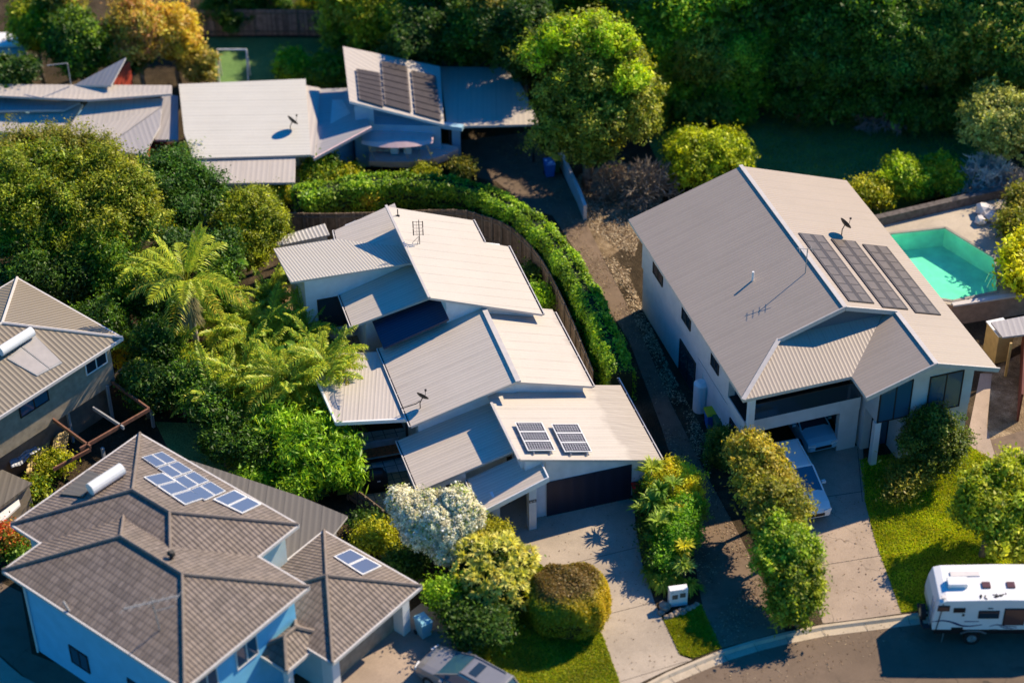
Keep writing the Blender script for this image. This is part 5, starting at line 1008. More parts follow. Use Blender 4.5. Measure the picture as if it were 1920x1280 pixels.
h_=qmesh('hedge',quads(pp-aa*sz*.5,pp+aa*sz*.5,bb*sz*.3),cl,m_leafg,None,np.array([hp[40,0],hp[40,1],0])); tag(h_,'long curved bright green clipped hedge behind the timber paling fence','hedge')
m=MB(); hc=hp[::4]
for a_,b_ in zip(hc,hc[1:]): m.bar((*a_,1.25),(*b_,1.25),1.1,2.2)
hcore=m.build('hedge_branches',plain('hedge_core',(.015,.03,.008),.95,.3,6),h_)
# big feather palm
pb=at(372,690,0); pc=P(348,520,6.3); t=thing('tall_palm','tall feather palm with a shaggy crownshaft rising above the dark left hand trees','palm tree',pb)
top=np.array([pc[0]-pb[0],pc[1]-pb[1],6.0]); m=MB(); m.tube([(0,0,0),(.05,.0,2.),(top[0]*.6,top[1]*.6,4.2),tuple(top)],[.24,.19,.17,.16],10); m.build('trunk',m_barkp,t,local=True,smooth=True)
V,C=blades(8,[pb+top+np.array([0,0,z]) for z in np.linspace(-2.0,-.3,14)],[(0,0,-1)]*14,70,.75,.035,[(.22,.18,.09),(.3,.26,.13),(.16,.15,.07)],1.0,.6); qmesh('dead_frond_skirt',V,C,m_twig,t)
for k in range(19):
    yaw=k*2.399; kd='up' if k%4==0 else ('mid' if k<12 else 'low'); o=frond(t,kd,top[2]+.1,yaw,(.5 if k%4==0 else .1),1.12+.12*math.sin(k*3),(top[0],top[1]))
def cane(label,bx,by,n,h,sc=1.,seed=1,z=0):
    rng=random.Random(seed); b=at(bx,by,h); t=thing('cane_palm',label,'palm clump',b,0,'cane palms left of the patio'); m=MB(); tops=[]
    for i in range(7):
        a=i*.9+rng.random(); r=rng.uniform(.1,.7); q=(r*math.cos(a),r*math.sin(a)); hh=h*rng.uniform(.55,1.0)-.5; m.tube([(q[0]*.5,q[1]*.5,0),(q[0],q[1],hh)],[.06,.045],6); tops.append((q[0],q[1],hh))
    m.build('trunk',plain('cane_stem',(.2,.2,.07),.7,.2,5),t,local=True)
    for i in range(n):
        q=tops[i%7]; frond(t,('c_up','c_mid','c_mid','c_low')[i%4],q[2],rng.uniform(0,6.28),rng.uniform(-.2,.35),sc*rng.uniform(.8,1.15),(q[0],q[1]))
for i,a in enumerate(((480,600,26,3.2,1.05,'cane palm clump right of the tall feather palm trunk'),(560,585,24,3.4,.95,'cane palm clump nearest the white window wall'),(603,668,34,4.1,1.0,'cane palm clump drooping over the edge of the flat patio roof'),(535,690,30,3.6,1.1,'cane palm clump between the tall palm and the patio roof'),(450,680,28,2.8,1.1,'cane palm clump below the tall palm, darkest and leftmost of the clumps'),(560,760,26,2.2,1.,'low cane palm clump above the bright lance leaved shrub'),(470,770,20,1.9,1.,'low cane palm clump at the lower left of the palm group'),(415,600,20,2.6,1.,'cane palm clump hidden in shade beside the shaggy crownshaft'),(505,545,16,2.6,.9,'cane palm clump nearest the left corner of the corrugated wing'),(300,660,14,2.4,1.1,'lone cane palm clump in the dark thicket above the side lawn'),(250,470,12,5.2,1.1,'cane palm clump rising through the trees left of the tall palm'),(400,720,20,2.6,1.1,'cane palm clump directly below the foot of the tall palm'),(630,735,16,2.6,.9,'cane palm clump against the left edge of the flat patio roof'))):
    cane(a[5],a[0],a[1],int(a[2]*2.1),a[3],a[4]*1.12,seed=i+3)
def broad(label,x,y,h,n,seed,L=1.7,cols=P_G,cat='shrub',w=.42,name='banana_plant'):
    rng=np.random.default_rng(seed); b=at(x,y,h); t=thing(name,label,cat,b); V=[];C=[]
    for i in range(n):
        a=rng.uniform(0,6.28); el=rng.uniform(.5,1.2); ln=L*rng.uniform(.75,1.1); d=np.array([math.cos(a),math.sin(a),0]); sd=np.array([-d[1],d[0],0]); c=palette(rng,1,cols)[0]; p0=b+np.array([0,0,h-.9]); prev=None
        for k in range(9):
            s=k/8; p=p0+d*ln*s*math.cos(el)*1.1+np.array([0,0,ln*(math.sin(el)*s-.55*s*s)]); ww=w*math.sin(math.pi*min(1,s*.92+.08))**.7*.5
            if prev is not None:
                q,pw=prev
                for sg in (-1,1): V.append([q,q+sd*sg*pw+[0,0,pw*.4],p+sd*sg*ww+[0,0,ww*.4],p]); C.append(c*(1 if sg>0 else .85))
            prev=(p,ww)
    qmesh('leaves',np.array(V),np.array(C),m_leafg,t); m=MB(); m.tube([b,b+[0,0,h-.8]],[.14,.09],8); m.build('stem',m_bark,t)
broad('dark strap leaved plant with big paddle leaves in the middle of the cane palms',560,640,3.6,12,1,1.9,[(.04,.12,.02),(.08,.17,.03)]); broad('big leaved tropical plant right of the tall palm crown',430,470,4.6,9,2,1.6,[(.06,.15,.02),(.12,.22,.03)])
broad('yellow green banana plant in front of the red gable wall at the top',312,285,3.0,14,3,1.6,G_BR); broad('banana plant sticking up from the tree tops at the left, near the long house',240,305,5.6,9,5,1.6,P_Y)
# individual trees
def tr_(label,x,y,z,R_,H,n,size,cols,seed,cat='tree',name='leafy_tree',group=None,z0=None,nl=6,**k):
    b=at(x,y,z); return tree(name,label,cat,b,lobeset(seed,R_,H,nl,H*.3 if z0 is None else z0),n,size,cols,group,seed=seed,**k)
L1=dict(clump=.4,per=34,irr=.3,low=-.6)
b=at(70,380,6); tree('broadleaf_tree','olive green dense tree at the left edge above the ribbed roofed stilt house','tree',b,lob([(30,322,7,1.4,1.4,1.2),(90,300,7.4,1.1,1.1,.9),(145,322,6.8,1.3,1.3,1.1),(20,385,6.2,1.3,1.3,1.2),(85,362,6.5,1.3,1.3,1.2),(130,392,6,1.2,1.2,1.1),(60,425,5.4,1.3,1.3,1.1),(-20,350,6,1.6,1.6,1.4),(10,455,4.4,1.2,1.2,1.0),(110,450,4.6,1.2,1.2,1.1),(160,420,5.0,.9,.9,.9),(60,345,6.9,.9,.9,.8)],b),44000,.15,[(.09,.14,.015),(.13,.18,.02),(.05,.09,.015),(.17,.2,.025)],tr=.22,bark=m_barkp,seed=21,**L1)
b=at(220,390,6); tree('broadleaf_tree','yellow green dense tree between the left edge tree and the tall palm','tree',b,lob([(195,305,7,1.1,1.1,.9),(235,345,6.6,1.2,1.2,1.1),(190,365,6.3,1.1,1.1,1.0),(245,400,5.6,1.2,1.2,1.1),(195,430,5.3,1.2,1.2,1.1),(285,425,4.9,1.0,1.0,1.0),(150,475,4.3,1.1,1.1,1.0),(220,470,4.2,1.0,1.0,.9),(265,365,6.0,.9,.9,.8)],b),32000,.15,[(.12,.16,.02),(.17,.19,.03),(.08,.12,.02)],tr=.2,bark=m_barkp,seed=22,**L1)
b=at(60,300,6.4); tree('broadleaf_tree','low olive tree in front of the long house at the left edge','tree',b,lob([(30,285,6.4,1.6,1.6,1.2),(100,280,6.4,1.7,1.6,1.2),(165,285,6.6,1.4,1.4,1.0),(225,330,5.6,1.2,1.2,1.2)],b),18000,.15,G_OL,tr=.2,seed=23,**L1)
b=at(350,350,4.5); tree('broadleaf_tree','dark glossy green tree between the yellow green tree and the pale flat roof','tree',b,lob([(320,325,4.8,1.5,1.5,1.3),(375,355,4.4,1.5,1.4,1.3),(340,400,4.0,1.5,1.5,1.4),(290,370,4.6,1.3,1.3,1.3)],b),20000,.16,[(.02,.06,.015),(.04,.1,.02),(.03,.08,.02)],tr=.2,seed=24,mat=m_leafg,**L1)
b=at(472,430,3); tree('round_tree','rounded yellow green small leaved tree left of the corrugated wing of the central house','tree',b,lob([(472,400,3.8,1.4,1.4,1.3),(440,430,3.2,1.1,1.2,1.4),(505,425,3.2,1.1,1.2,1.4),(470,470,2.4,1.4,1.3,1.4),(485,375,4.2,.9,.9,.7)],b),26000,.13,[(.16,.2,.02),(.1,.14,.02),(.2,.24,.025),(.05,.09,.015)],tr=.14,seed=25,clump=.28,per=28,mat=m_leafg)
b=at(505,560,1.4); tree('round_shrub','small glossy green shrub at the left corner of the corrugated wing','shrub',b,[(0,0,1.2,.75,.75,.8)],5000,.14,[(.05,.13,.03),(.09,.18,.04)],tr=.05,seed=26,mat=m_leafg,clump=.3)
UN=[(60,500,4.2,1.8,5.5),(130,520,3.6,1.6,5),(195,600,3,1.5,4.2),(230,520,3.5,1.6,5),(290,640,2.8,1.5,4),(300,540,3.6,1.6,5.0),(340,720,2.0,1.3,3),(200,470,4.5,1.6,6),(420,830,1.5,1.2,2.4),(270,720,2.2,1.3,3.2),(395,760,2.0,1.3,3),(400,540,3.2,1.3,4.5),(410,480,3.6,1.3,5.0),(320,470,4.4,1.3,5.6),(500,850,1.4,1.2,2.2)]
nm=['beside the back corner of the stilt house roof','with pale trunks behind the stilt house','above the tip of the stilt house roof','left of the palm fronds','below the tall palm, left of its trunk','under the left fronds of the tall palm','at the foot of the tall palm','under the yellow green tree','at the corner of the dark side lawn','next to the deck frame posts','below the lowest left cane palm','behind the shaggy crownshaft','right behind the tall palm crown','behind the upper left palm fronds','under the left end of the lance leaved shrub']
for i,(x,y,z,r,h) in enumerate(UN):
    cols=[G_DK+[(.05,.12,.02)],G_DK,G_DK+[(.09,.2,.03),(.07,.17,.03)],G_MD][i%4]
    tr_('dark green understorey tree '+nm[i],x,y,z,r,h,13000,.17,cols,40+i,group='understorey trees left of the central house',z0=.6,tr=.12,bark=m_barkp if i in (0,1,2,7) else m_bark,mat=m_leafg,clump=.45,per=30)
b=at(603,852,1.8); t=thing('lance_leaved_shrub','bright green shrub with drooping lance shaped leaves left of the patio','shrub',b)
L_=[(*P(x,y,z)[:2],z,a,c,d) for x,y,z,a,c,d in ((530,800,2.2,1.2,1.1,.8),(585,820,2.3,1.2,1.2,.9),(635,840,2.1,1.2,1.1,.9),(600,880,1.6,1.3,1.2,.9),(650,890,1.4,.9,.9,.8),(560,850,1.9,1.1,1.1,.9))]
V,C=crown(61,L_,11000,.34,G_BR+[(.16,.3,.04)],asp=.2,clump=.4,per=16,droop=.9,inner=.2); qmesh('crown',V,C,m_leafg,t); trunk('trunk',b,[q[:3] for q in L_],.1,m_bark,t)
b=at(815,985,2.4); t=thing('white_flowering_tree','round headed tree smothered in creamy white blossom beside the tan paved yard','tree',b)
L_=[(*P(x,y,z)[:2],z,r*.86,r*.86,r*.78) for x,y,z,r in ((752,938,3.2,.75),(772,962,3.1,1.0),(800,948,3.3,.85),(856,945,3.5,.95),(878,968,3.2,.85),(822,975,3.1,.95),(845,995,2.8,1.0),(785,1000,2.5,.85),(862,1020,2.2,.7),(835,1035,2.0,.7),(810,1012,2.3,.7))]
V,C=crown(62,L_,110000,.07,[(.9,.8,.5),(.92,.84,.58),(.74,.66,.38),(.9,.82,.55)],asp=.9,clump=.14,per=30,inner=.0,shell=(.86,1.08),jit=.12,low=-.6,irr=.07,rnd=.45); qmesh('blossom',V,C,m_flower,t)
V,C=crown(63,[(a,b_,c,r*.84,r*.84,q*.84) for a,b_,c,r,_,q in L_],16000,.12,[(.1,.16,.04),(.16,.2,.06),(.06,.11,.03)],clump=.3,inner=.3); qmesh('crown',V,C,m_leaf,t); trunk('trunk',b,[q[:3] for q in L_],.12,m_bark,t)
# bushes in front of the porch
b=at(905,1008,1.6); tree('round_shrub','low rounded yellow green bush in front of the porch columns','shrub',b,lob([(905,1005,1.5,1.25,1.1,.8),(880,1020,1.3,.9,.9,.8),(935,1010,1.3,.8,.8,.7)],b),20000,.1,[(.2,.22,.015),(.25,.25,.02),(.14,.17,.015)],tr=.06,seed=64,clump=.18,per=30)
rng=np.random.default_rng(65); cen=[];dr=[]
b=at(925,1085,1.6); LL=[(*P(x,y,z)[:2],z,a,a,c) for x,y,z,a,c in ((890,1035,2.3,1.0,.6),(935,1040,2.5,1.2,.7),(975,1050,2.2,.8,.6),(915,1080,2.0,1.1,.8),(955,1090,1.9,1.0,.8),(880,1075,1.9,.7,.6),(930,1120,1.3,.9,.7),(965,1115,1.5,.7,.6),(935,1160,.9,.5,.5))]
for q in LL*110:
    d=unit(rng.normal(size=3)+np.array([0,-.3,.9])); c_=np.array(q[:3])+d*np.array(q[3:])*rng.uniform(.85,1.05)
    if all(np.linalg.norm(c_-e)>.36 for e in cen): cen.append(c_); dr.append(unit(d+np.array([0,-.25,.3])))
t=thing('strappy_shrub','wide pale yellow green shrub of many spiky leaf rosettes beside the driveway','shrub',b); V,C=blades(66,cen,dr,30,.36,.07,[(.34,.35,.16),(.3,.33,.13),(.37,.37,.22),(.26,.29,.09)],1.2,.05); qmesh('leaf_rosettes',V,C,m_leafg,t)
V,C=crown(67,[(q[0],q[1],q[2]-.55,q[3]*.8,q[3]*.8,q[4]*.8) for q in LL],7000,.2,G_DK,clump=.4,inner=.3); qmesh('lower_leaves',V,C,m_leaf,t); trunk('trunk',b,[q[:3] for q in LL[:6]],.08,m_bark,t)
# clipped dome in three tones
b=at(1068,1128,1.2); t=thing('clipped_shrub','large clipped drum shaped bush by the driveway, gold on one side, brown on top','shrub',b); rng=np.random.default_rng(68); n=52000
d=unit(rng.normal(size=(n,3))); d[:,2]=np.abs(d[:,2])*np.where(rng.random(n)<.22,-.9,1); sg=lambda v,k:np.sign(v)*np.abs(v)**k
pr_=np.stack([sg(d[:,0],.75)*1.78,sg(d[:,1],.75)*1.72,sg(d[:,2],.62)*1.25],1)*rng.uniform(.93,1.02,(n,1)); pr_*=(1+.04*np.sin(d[:,0]*9+d[:,1]*7))[:,None]; pp=b+np.array([0,0,1.25])+pr_+rng.normal(size=(n,3))*.03
nr=unit(d+rng.normal(size=(n,3))*.6); aa=unit(np.cross(nr,rng.normal(size=(n,3)))); bb=np.cross(nr,aa); sz=.1*rng.uniform(.6,1.4,(n,1))
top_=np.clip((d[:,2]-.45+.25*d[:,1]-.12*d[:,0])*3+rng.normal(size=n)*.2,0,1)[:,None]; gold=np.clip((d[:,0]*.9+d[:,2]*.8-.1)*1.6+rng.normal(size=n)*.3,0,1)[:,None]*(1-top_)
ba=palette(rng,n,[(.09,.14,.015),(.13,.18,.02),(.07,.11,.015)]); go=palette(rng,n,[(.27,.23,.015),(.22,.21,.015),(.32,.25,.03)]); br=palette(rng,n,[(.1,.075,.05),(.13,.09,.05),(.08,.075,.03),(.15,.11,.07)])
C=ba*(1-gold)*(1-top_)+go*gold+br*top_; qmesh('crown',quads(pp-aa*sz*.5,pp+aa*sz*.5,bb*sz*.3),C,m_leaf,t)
m=MB(); m.loft([[ (b[0]+1.55*math.cos(a),b[1]+1.5*math.sin(a),z) for a in np.linspace(0,6.2832,25)[:-1]] for z in (.35,1.9)]+[[(b[0]+1.1*math.cos(a),b[1]+1.05*math.sin(a),2.2) for a in np.linspace(0,6.2832,25)[:-1]]]); m.build('inner_branches',plain('twig_core',(.03,.035,.012),.95,.3,6),t)
# mixed bed right of the driveway: each plant on its own
def rosette(label,x,y,z,n,L,cols,seed,w=.09,cat='strappy plant',name='strappy_plant',nr=1,spread=1.1,droop=.25):
    rng=np.random.default_rng(seed); b=at(x,y,z); t=thing(name,label,cat,b); cs=[b+np.array([0,0,z])]+[b+np.array([*rng.normal(size=2)*L*.45,z*rng.uniform(.55,.95)]) for _ in range(nr-1)]
    V,C=blades(seed,cs,[unit(np.array([*rng.normal(size=2)*.25,1.])) for _ in cs],n,L,w,cols,spread,droop); qmesh('leaves',V,C,m_leafg,t); m=MB()
    for c in cs: m.tube([(b[0]+(c[0]-b[0])*.4,b[1]+(c[1]-b[1])*.4,0),c],[.04,.03],6)
    m.build('stem',m_bark,t)
SG_=[(.07,.15,.03),(.12,.2,.05),(.16,.24,.07)]
for i,(x,y,z,n,L,c,lb) in enumerate(((1222,878,2.6,46,.75,[(.1,.18,.04),(.2,.26,.06)],'tall dark strappy plant at the eave corner, topmost in the driveway bed'),(1238,918,2.4,46,.7,SG_,'dark green strappy plant right of the red lidded bin'),(1262,908,2.5,40,.65,SG_,'strappy plant against the golden shrub in the driveway bed'),(1222,940,2.0,44,.75,SG_,'strappy plant overhanging the driveway below the red lidded bin'),(1235,978,1.9,44,.75,SG_,'large star shaped strappy plant in the middle of the driveway bed'),(1262,962,2.1,40,.6,SG_,'strappy plant in the middle right of the driveway bed'),(1275,950,2.1,36,.5,[(.35,.33,.1),(.4,.36,.15)],'pale yellow striped strappy plant above the green shrub'),(1285,985,1.8,34,.5,[(.38,.35,.14),(.3,.3,.1)],'pale yellow strappy plant at the outer edge of the driveway bed'),(1283,1025,1.6,46,.65,[(.4,.4,.06),(.3,.34,.05)],'yellow spiky plant in the lower part of the driveway bed'),(1278,1058,1.1,50,.7,[(.2,.28,.12),(.3,.36,.18),(.12,.2,.06)],'grey green striped spiky plant above the letterbox'))):
    rosette(lb,x,y,z,n,L,c,70+i,nr=3)
for i,(x,y,lb) in enumerate(((1238,1090,'glossy clivia clump left of the letterbox'),(1262,1085,'grassy green clump directly behind the letterbox'),(1295,1095,'grassy clump right of the letterbox'),(1225,1075,'dark leafy clump at the driveway edge above the letterbox'))):
    rosette(lb,x,y,.45,60,.55,[(.06,.13,.02),(.12,.2,.03),(.2,.26,.05)],90+i,w=.05,nr=7,cat='garden plant',name='grassy_clump',spread=1.3,droop=.5)
b=at(1268,895,1.8); tree('golden_shrub','golden yellow shrub at the top of the bed right of the garage','shrub',b,lob([(1262,890,1.9,.8,.8,.7),(1285,908,1.7,.9,.9,.8),(1290,935,1.6,.8,.8,.7),(1232,905,1.6,.6,.6,.6)],b),16000,.1,[(.4,.36,.02),(.5,.42,.03),(.28,.32,.03)],tr=.05,seed=101,clump=.22,per=26)
b=at(1282,975,1.5); tree('leafy_shrub','fresh green feathery shrub in the outer half of the driveway bed','shrub',b,lob([(1290,960,1.6,.85,.9,.8),(1280,1000,1.4,.9,.9,.8),(1262,1020,1.1,.9,.8,.7),(1250,990,1.2,.8,.8,.7),(1245,1050,.8,.7,.7,.6)],b),22000,.12,[(.09,.22,.02),(.13,.28,.03),(.06,.15,.02)],tr=.06,seed=102,clump=.25,per=26)
b=at(1225,1010,1.0); tree('leafy_shrub','dark low shrub filling the driveway side of the bed','shrub',b,lob([(1220,960,.9,.6,.8,.7),(1228,1010,.8,.7,.9,.6),(1240,1055,.6,.7,.8,.5),(1213,925,1.0,.5,.6,.8)],b),11000,.13,G_DK+[(.05,.1,.02)],tr=.05,seed=103,clump=.3)
# dark plants in the lower centre
for i,(x,y,z,r,h,n,c,lb) in enumerate(((858,1142,.9,.8,1.5,7000,G_DK+[(.06,.13,.02)],'dark green shrub left of the strappy yellow green shrub'),(840,1110,1.4,.8,2.0,6000,G_BR,'small bright green shrub beside the bins of the tiled house'),(900,1180,1.0,1.3,1.8,12000,G_DK,'dark shrub in deep shade above the silver wagon'),(700,1010,1.0,.9,1.6,6000,G_YL,'yellow green sapling beside the garage roof of the tiled house'),(760,1060,.7,1.0,1.2,6000,G_DK,'low dark shrub under the white flowering tree'),(560,910,1.2,.9,1.8,6000,G_BR,'bright bush at the edge of the tiled house patio roof'),(480,900,1.0,.9,1.5,5000,G_BR,'bright green bush beside the dark side lawn'),(690,990,.5,.8,1,4000,G_DK,'low dark bush behind the picket fence'))):
    tr_(lb,x,y,z,r,h,n,.16,c,110+i,cat='shrub',name='garden_shrub',z0=.2,tr=.05)
rocks(7,[(P(x,y,0),s) for x,y,s in ((740,1040,.18),(752,1052,.14),(728,1028,.13),(775,1075,.2),(790,1090,.16),(716,1040,.15))],'pale stone lying among dark plants below the white flowering tree',group='stones below the flowering tree')
# row of street side trees left of the neighbour driveway
for i,(l,n,c,lb) in enumerate((([(1405,845,3.6,.9,.9,.9),(1430,870,3.6,1.0,1,.9),(1418,905,3.0,1.0,1,1.0),(1450,900,3.2,.8,.8,.9)],20000,[(.22,.2,.05),(.28,.24,.07),(.16,.17,.04),(.12,.14,.03)],'olive brown leaved tree at the top of the row beside the white wagon'),([(1435,940,3.2,1.0,1,1.0),(1470,950,3.2,1.1,1,1.0),(1450,985,2.7,1.0,1,1)],18000,G_OL+[(.2,.22,.04)],'olive green tree second in the row beside the white wagon'),([(1465,1010,2.8,1.1,1.1,1.0),(1490,1035,2.6,1.1,1,1.0),(1460,1050,2.2,1.0,1,1)],18000,[(.13,.22,.03),(.2,.28,.04),(.08,.15,.02)],'mid green tree third in the row beside the warm concrete driveway'),([(1490,1085,2.0,1.2,1.1,.9),(1500,1120,1.5,1.1,1,.9),(1480,1140,1.1,.9,.9,.7)],17000,[(.1,.16,.02),(.18,.22,.03),(.05,.09,.02)],'dark green bush at the kerb end of the row beside the warm concrete driveway'))):
    b=at(l[1][0],l[1][1]+10,l[1][2]); tree('driveway_tree',lb,'tree',b,lob(l,b),n,.17,c,tr=.12,seed=130+i,clump=.3,per=22,irr=.32)
b=at(1352,845,1.2); tree('garden_shrub','sparse dark shrub against the left wall of the two storey house','shrub',b,[(0,0,1.2,.8,.9,1.2)],6000,.14,G_DK+G_OL,tr=.06,seed=135,clump=.3)
b=at(1855,960,2.8); tree('spreading_tree','broad yellow green tree on the lawn at the right edge','tree',b,lob([(1838,915,3.2,1.0,1.0,.8),(1880,895,3.4,1.1,1.1,.9),(1915,945,3.0,1.2,1.2,1.0),(1865,965,2.8,1.1,1.1,.9),(1822,965,2.2,.8,.8,.6),(1890,1010,2.1,1.2,1.1,.9),(1925,1030,1.8,1.0,1.0,.8),(1935,895,3.2,1.2,1.2,1.0),(1812,940,2.6,.6,.6,.5)],b),26000,.19,[(.18,.24,.03),(.25,.29,.04),(.1,.16,.02)],tr=.16,seed=136,clump=.3,per=20,irr=.32)
b=at(1752,825,2.0); tree('round_tree','dark green rounded tree in front of the lower windows of the two storey house','tree',b,lob([(1750,800,2.6,1.2,1.2,1.0),(1730,830,2.0,1.1,1.1,1.0),(1780,830,2.0,1.1,1.1,.9),(1755,860,1.4,1.1,1.1,.8)],b),17000,.14,[(.03,.06,.015),(.06,.1,.025),(.1,.13,.04)],tr=.12,seed=137,clump=.3,per=26)
b=at(1700,900,.8); tree('garden_shrub','grey green low shrub below the dark rounded tree','shrub',b,lob([(1700,895,.9,.9,.9,.6),(1725,885,.9,.8,.8,.6),(1682,925,.6,.6,.6,.5)],b),7000,.13,G_OL,tr=.04,seed=138)
b=at(1325,295,1.8); tree('round_bush','large yellow green rounded bush at the back corner of the two storey house roof','bush',b,lob([(1300,285,2.2,1.5,1.6,1.2),(1350,285,2.2,1.6,1.6,1.2),(1375,300,1.8,1.2,1.3,1.1),(1310,320,1.5,1.5,1.4,1.2),(1275,285,1.7,1.0,1.1,1.0)],b),24000,.19,[(.2,.28,.02),(.28,.34,.02),(.12,.18,.02)],tr=.1,seed=139,clump=.35,per=24)
b=at(1700,335,1.4); tree('round_bush','bright green rounded bush behind the pool, left one of the pair','bush',b,lob([(1690,330,1.6,1.2,1.2,1.0),(1715,345,1.3,1.1,1.1,.9)],b),12000,.18,[(.18,.3,.02),(.24,.34,.03),(.1,.18,.02)],tr=.08,seed=140,clump=.3,per=24)
b=at(1762,330,1.4); tree('round_bush','yellow green rounded bush behind the pool, right one of the pair','bush',b,lob([(1758,325,1.6,1.2,1.2,1.0),(1780,340,1.3,1.0,1.0,.9)],b),11000,.18,[(.2,.25,.02),(.25,.3,.03),(.08,.15,.02)],tr=.08,seed=141,clump=.3,per=24)
b=at(1885,232,4); tree('round_tree','grey green dome headed tree at the right edge above the pool','tree',b,lob([(1870,215,4.6,2.0,2,1.4),(1910,225,4.4,2,2,1.4),(1885,250,3.8,2.2,2,1.4),(1850,240,4.0,1.4,1.4,1.2)],b),24000,.19,[(.19,.23,.13),(.25,.28,.17),(.13,.17,.08)],tr=.2,seed=142,clump=.3,per=24)
b=at(1905,505,2.0); tree('garden_shrub','yellow green big leaved shrub beside the pool ladder at the right edge','shrub',b,lob([(1905,490,2.4,.9,.9,.8),(1915,525,2.0,.9,.9,.8),(1925,470,2.5,.9,1,.9)],b),4000,.3,[(.35,.36,.02),(.45,.42,.03),(.2,.25,.02)],tr=.06,seed=143,per=12)
b=at(1905,400,2.6); tree('garden_shrub','loose olive leaved tree at the right edge beside the pool boulders','shrub',b,lob([(1915,380,2.2,1.1,1.1,.8),(1905,430,2.0,.9,1,.8)],b),5000,.2,G_OL,tr=.08,seed=144)
b=at(1620,365,1.2); tree('garden_shrub','small yellow green shrub behind the roof edge near the pool','shrub',b,[(0,0,1.2,1.2,.8,.8),(.9,-.2,1,.7,.7,.6)],6000,.17,G_YL,tr=.05,seed=145)
def twiggy(label,x,y,z,R_,H,n,cols,seed,name='bare_shrub',cat='shrub'):
    rng=np.random.default_rng(seed); b=at(x,y,z); t=thing(name,label,cat,b); n0=60; d=unit(rng.normal(size=(n0,3))+np.array([0,0,.7])); P0=np.tile(b+np.array([0,0,.3]),(n0,1)); P1=P0+d*np.array([R_,R_,H])*.6; V=[];C=[]
    def add(a,b_,w): s=unit(np.cross(b_-a,rng.normal(size=a.shape)))*w; V.append(quads(a,b_,s)); V.append(quads(a,b_,unit(np.cross(b_-a,s))*w)); c=palette(rng,len(a),cols); C.extend([c,c])
    add(P0,P1,.045)
    for k,(m_,w,l) in enumerate(((5,.04,.42),(5,.028,.26))):
        a=np.repeat(P0+(P1-P0)*1.,m_,0); pd=unit(np.repeat(P1-P0,m_,0)); a=a-pd*rng.random((len(a),1))*np.repeat(np.linalg.norm(P1-P0,axis=1),m_)[:,None]*.5+pd*np.repeat(np.linalg.norm(P1-P0,axis=1),m_)[:,None]*0+0; a=np.repeat(P1,m_,0)-pd*rng.random((len(a),1))*.5*R_*.4
        b2=a+unit(pd+rng.normal(size=a.shape)*.7)*l*R_*rng.uniform(.5,1.1,(len(a),1)); add(a,b2,w); P0,P1=a,b2
    qmesh('branches',np.concatenate(V),np.concatenate(C),m_twig,t)
twiggy('leafless grey branched shrub at the right edge below the dome headed tree',1850,305,2.6,2.6,3.0,0,[(.75,.7,.62),(.62,.57,.5)],150); twiggy('second leafless grey shrub at the right edge overlapping the first',1900,325,2,1.9,2.2,0,[(.45,.42,.38),(.35,.32,.28)],151)
twiggy('bare brown twiggy shrub left of the large yellow green bush',1215,330,1.6,2.2,2.4,0,[(.35,.28,.2),(.42,.36,.28),(.25,.2,.14)],152); twiggy('pale leafless shrub in shade in front of the back forest',1655,180,2,1.9,2.8,0,[(.5,.47,.42),(.4,.38,.36)],153)
twiggy('bare stemmed bush beside the back driveway below the big tree',1150,330,1.2,1.6,1.8,0,[(.3,.22,.15),(.4,.32,.22)],154)
b=at(1105,215,5); tree('large_tree','large two toned tree standing between the carport and the back forest','tree',b,lob([(1060,75,8.2,1.6,1.6,1.1),(1120,70,8.4,1.7,1.6,1.2),(1030,105,7.2,1.5,1.5,1.2),(1090,130,7,2,2,1.6),(1160,110,7.2,1.5,1.5,1.3),(1180,170,6,1.6,1.6,1.5),(1060,190,5.2,2.1,2,1.7),(1130,220,4.8,2.1,2,1.7),(1190,230,4.4,1.3,1.4,1.4),(1040,255,3.4,1.5,1.5,1.3),(1110,275,3,1.8,1.6,1.3)],b),44000,.2,[(.1,.14,.03),(.16,.19,.05),(.06,.1,.02),(.2,.22,.06)],tr=.3,seed=155,clump=.45,per=26,irr=.32)
tp=at(1105,80,7.9); V,C=crown(156,[(*P(x,y,z)[:2],z,r,r,r*.8) for x,y,z,r in ((1055,72,8.6,1.2),(1110,62,9.0,1.3),(1150,80,8.6,1.2),(1010,100,7.8,1.0),(1185,150,7.2,1.0))],9000,.22,[(.2,.32,.02),(.28,.38,.03),(.14,.24,.02)],clump=.35,per=22,inner=.05); t=[o for o in bpy.data.objects if o.name.startswith('large_tree')][0]; qmesh('sunlit_crown',V,C,m_leaf,t)  # sunlight painted into the top lobes as brighter leaf colours
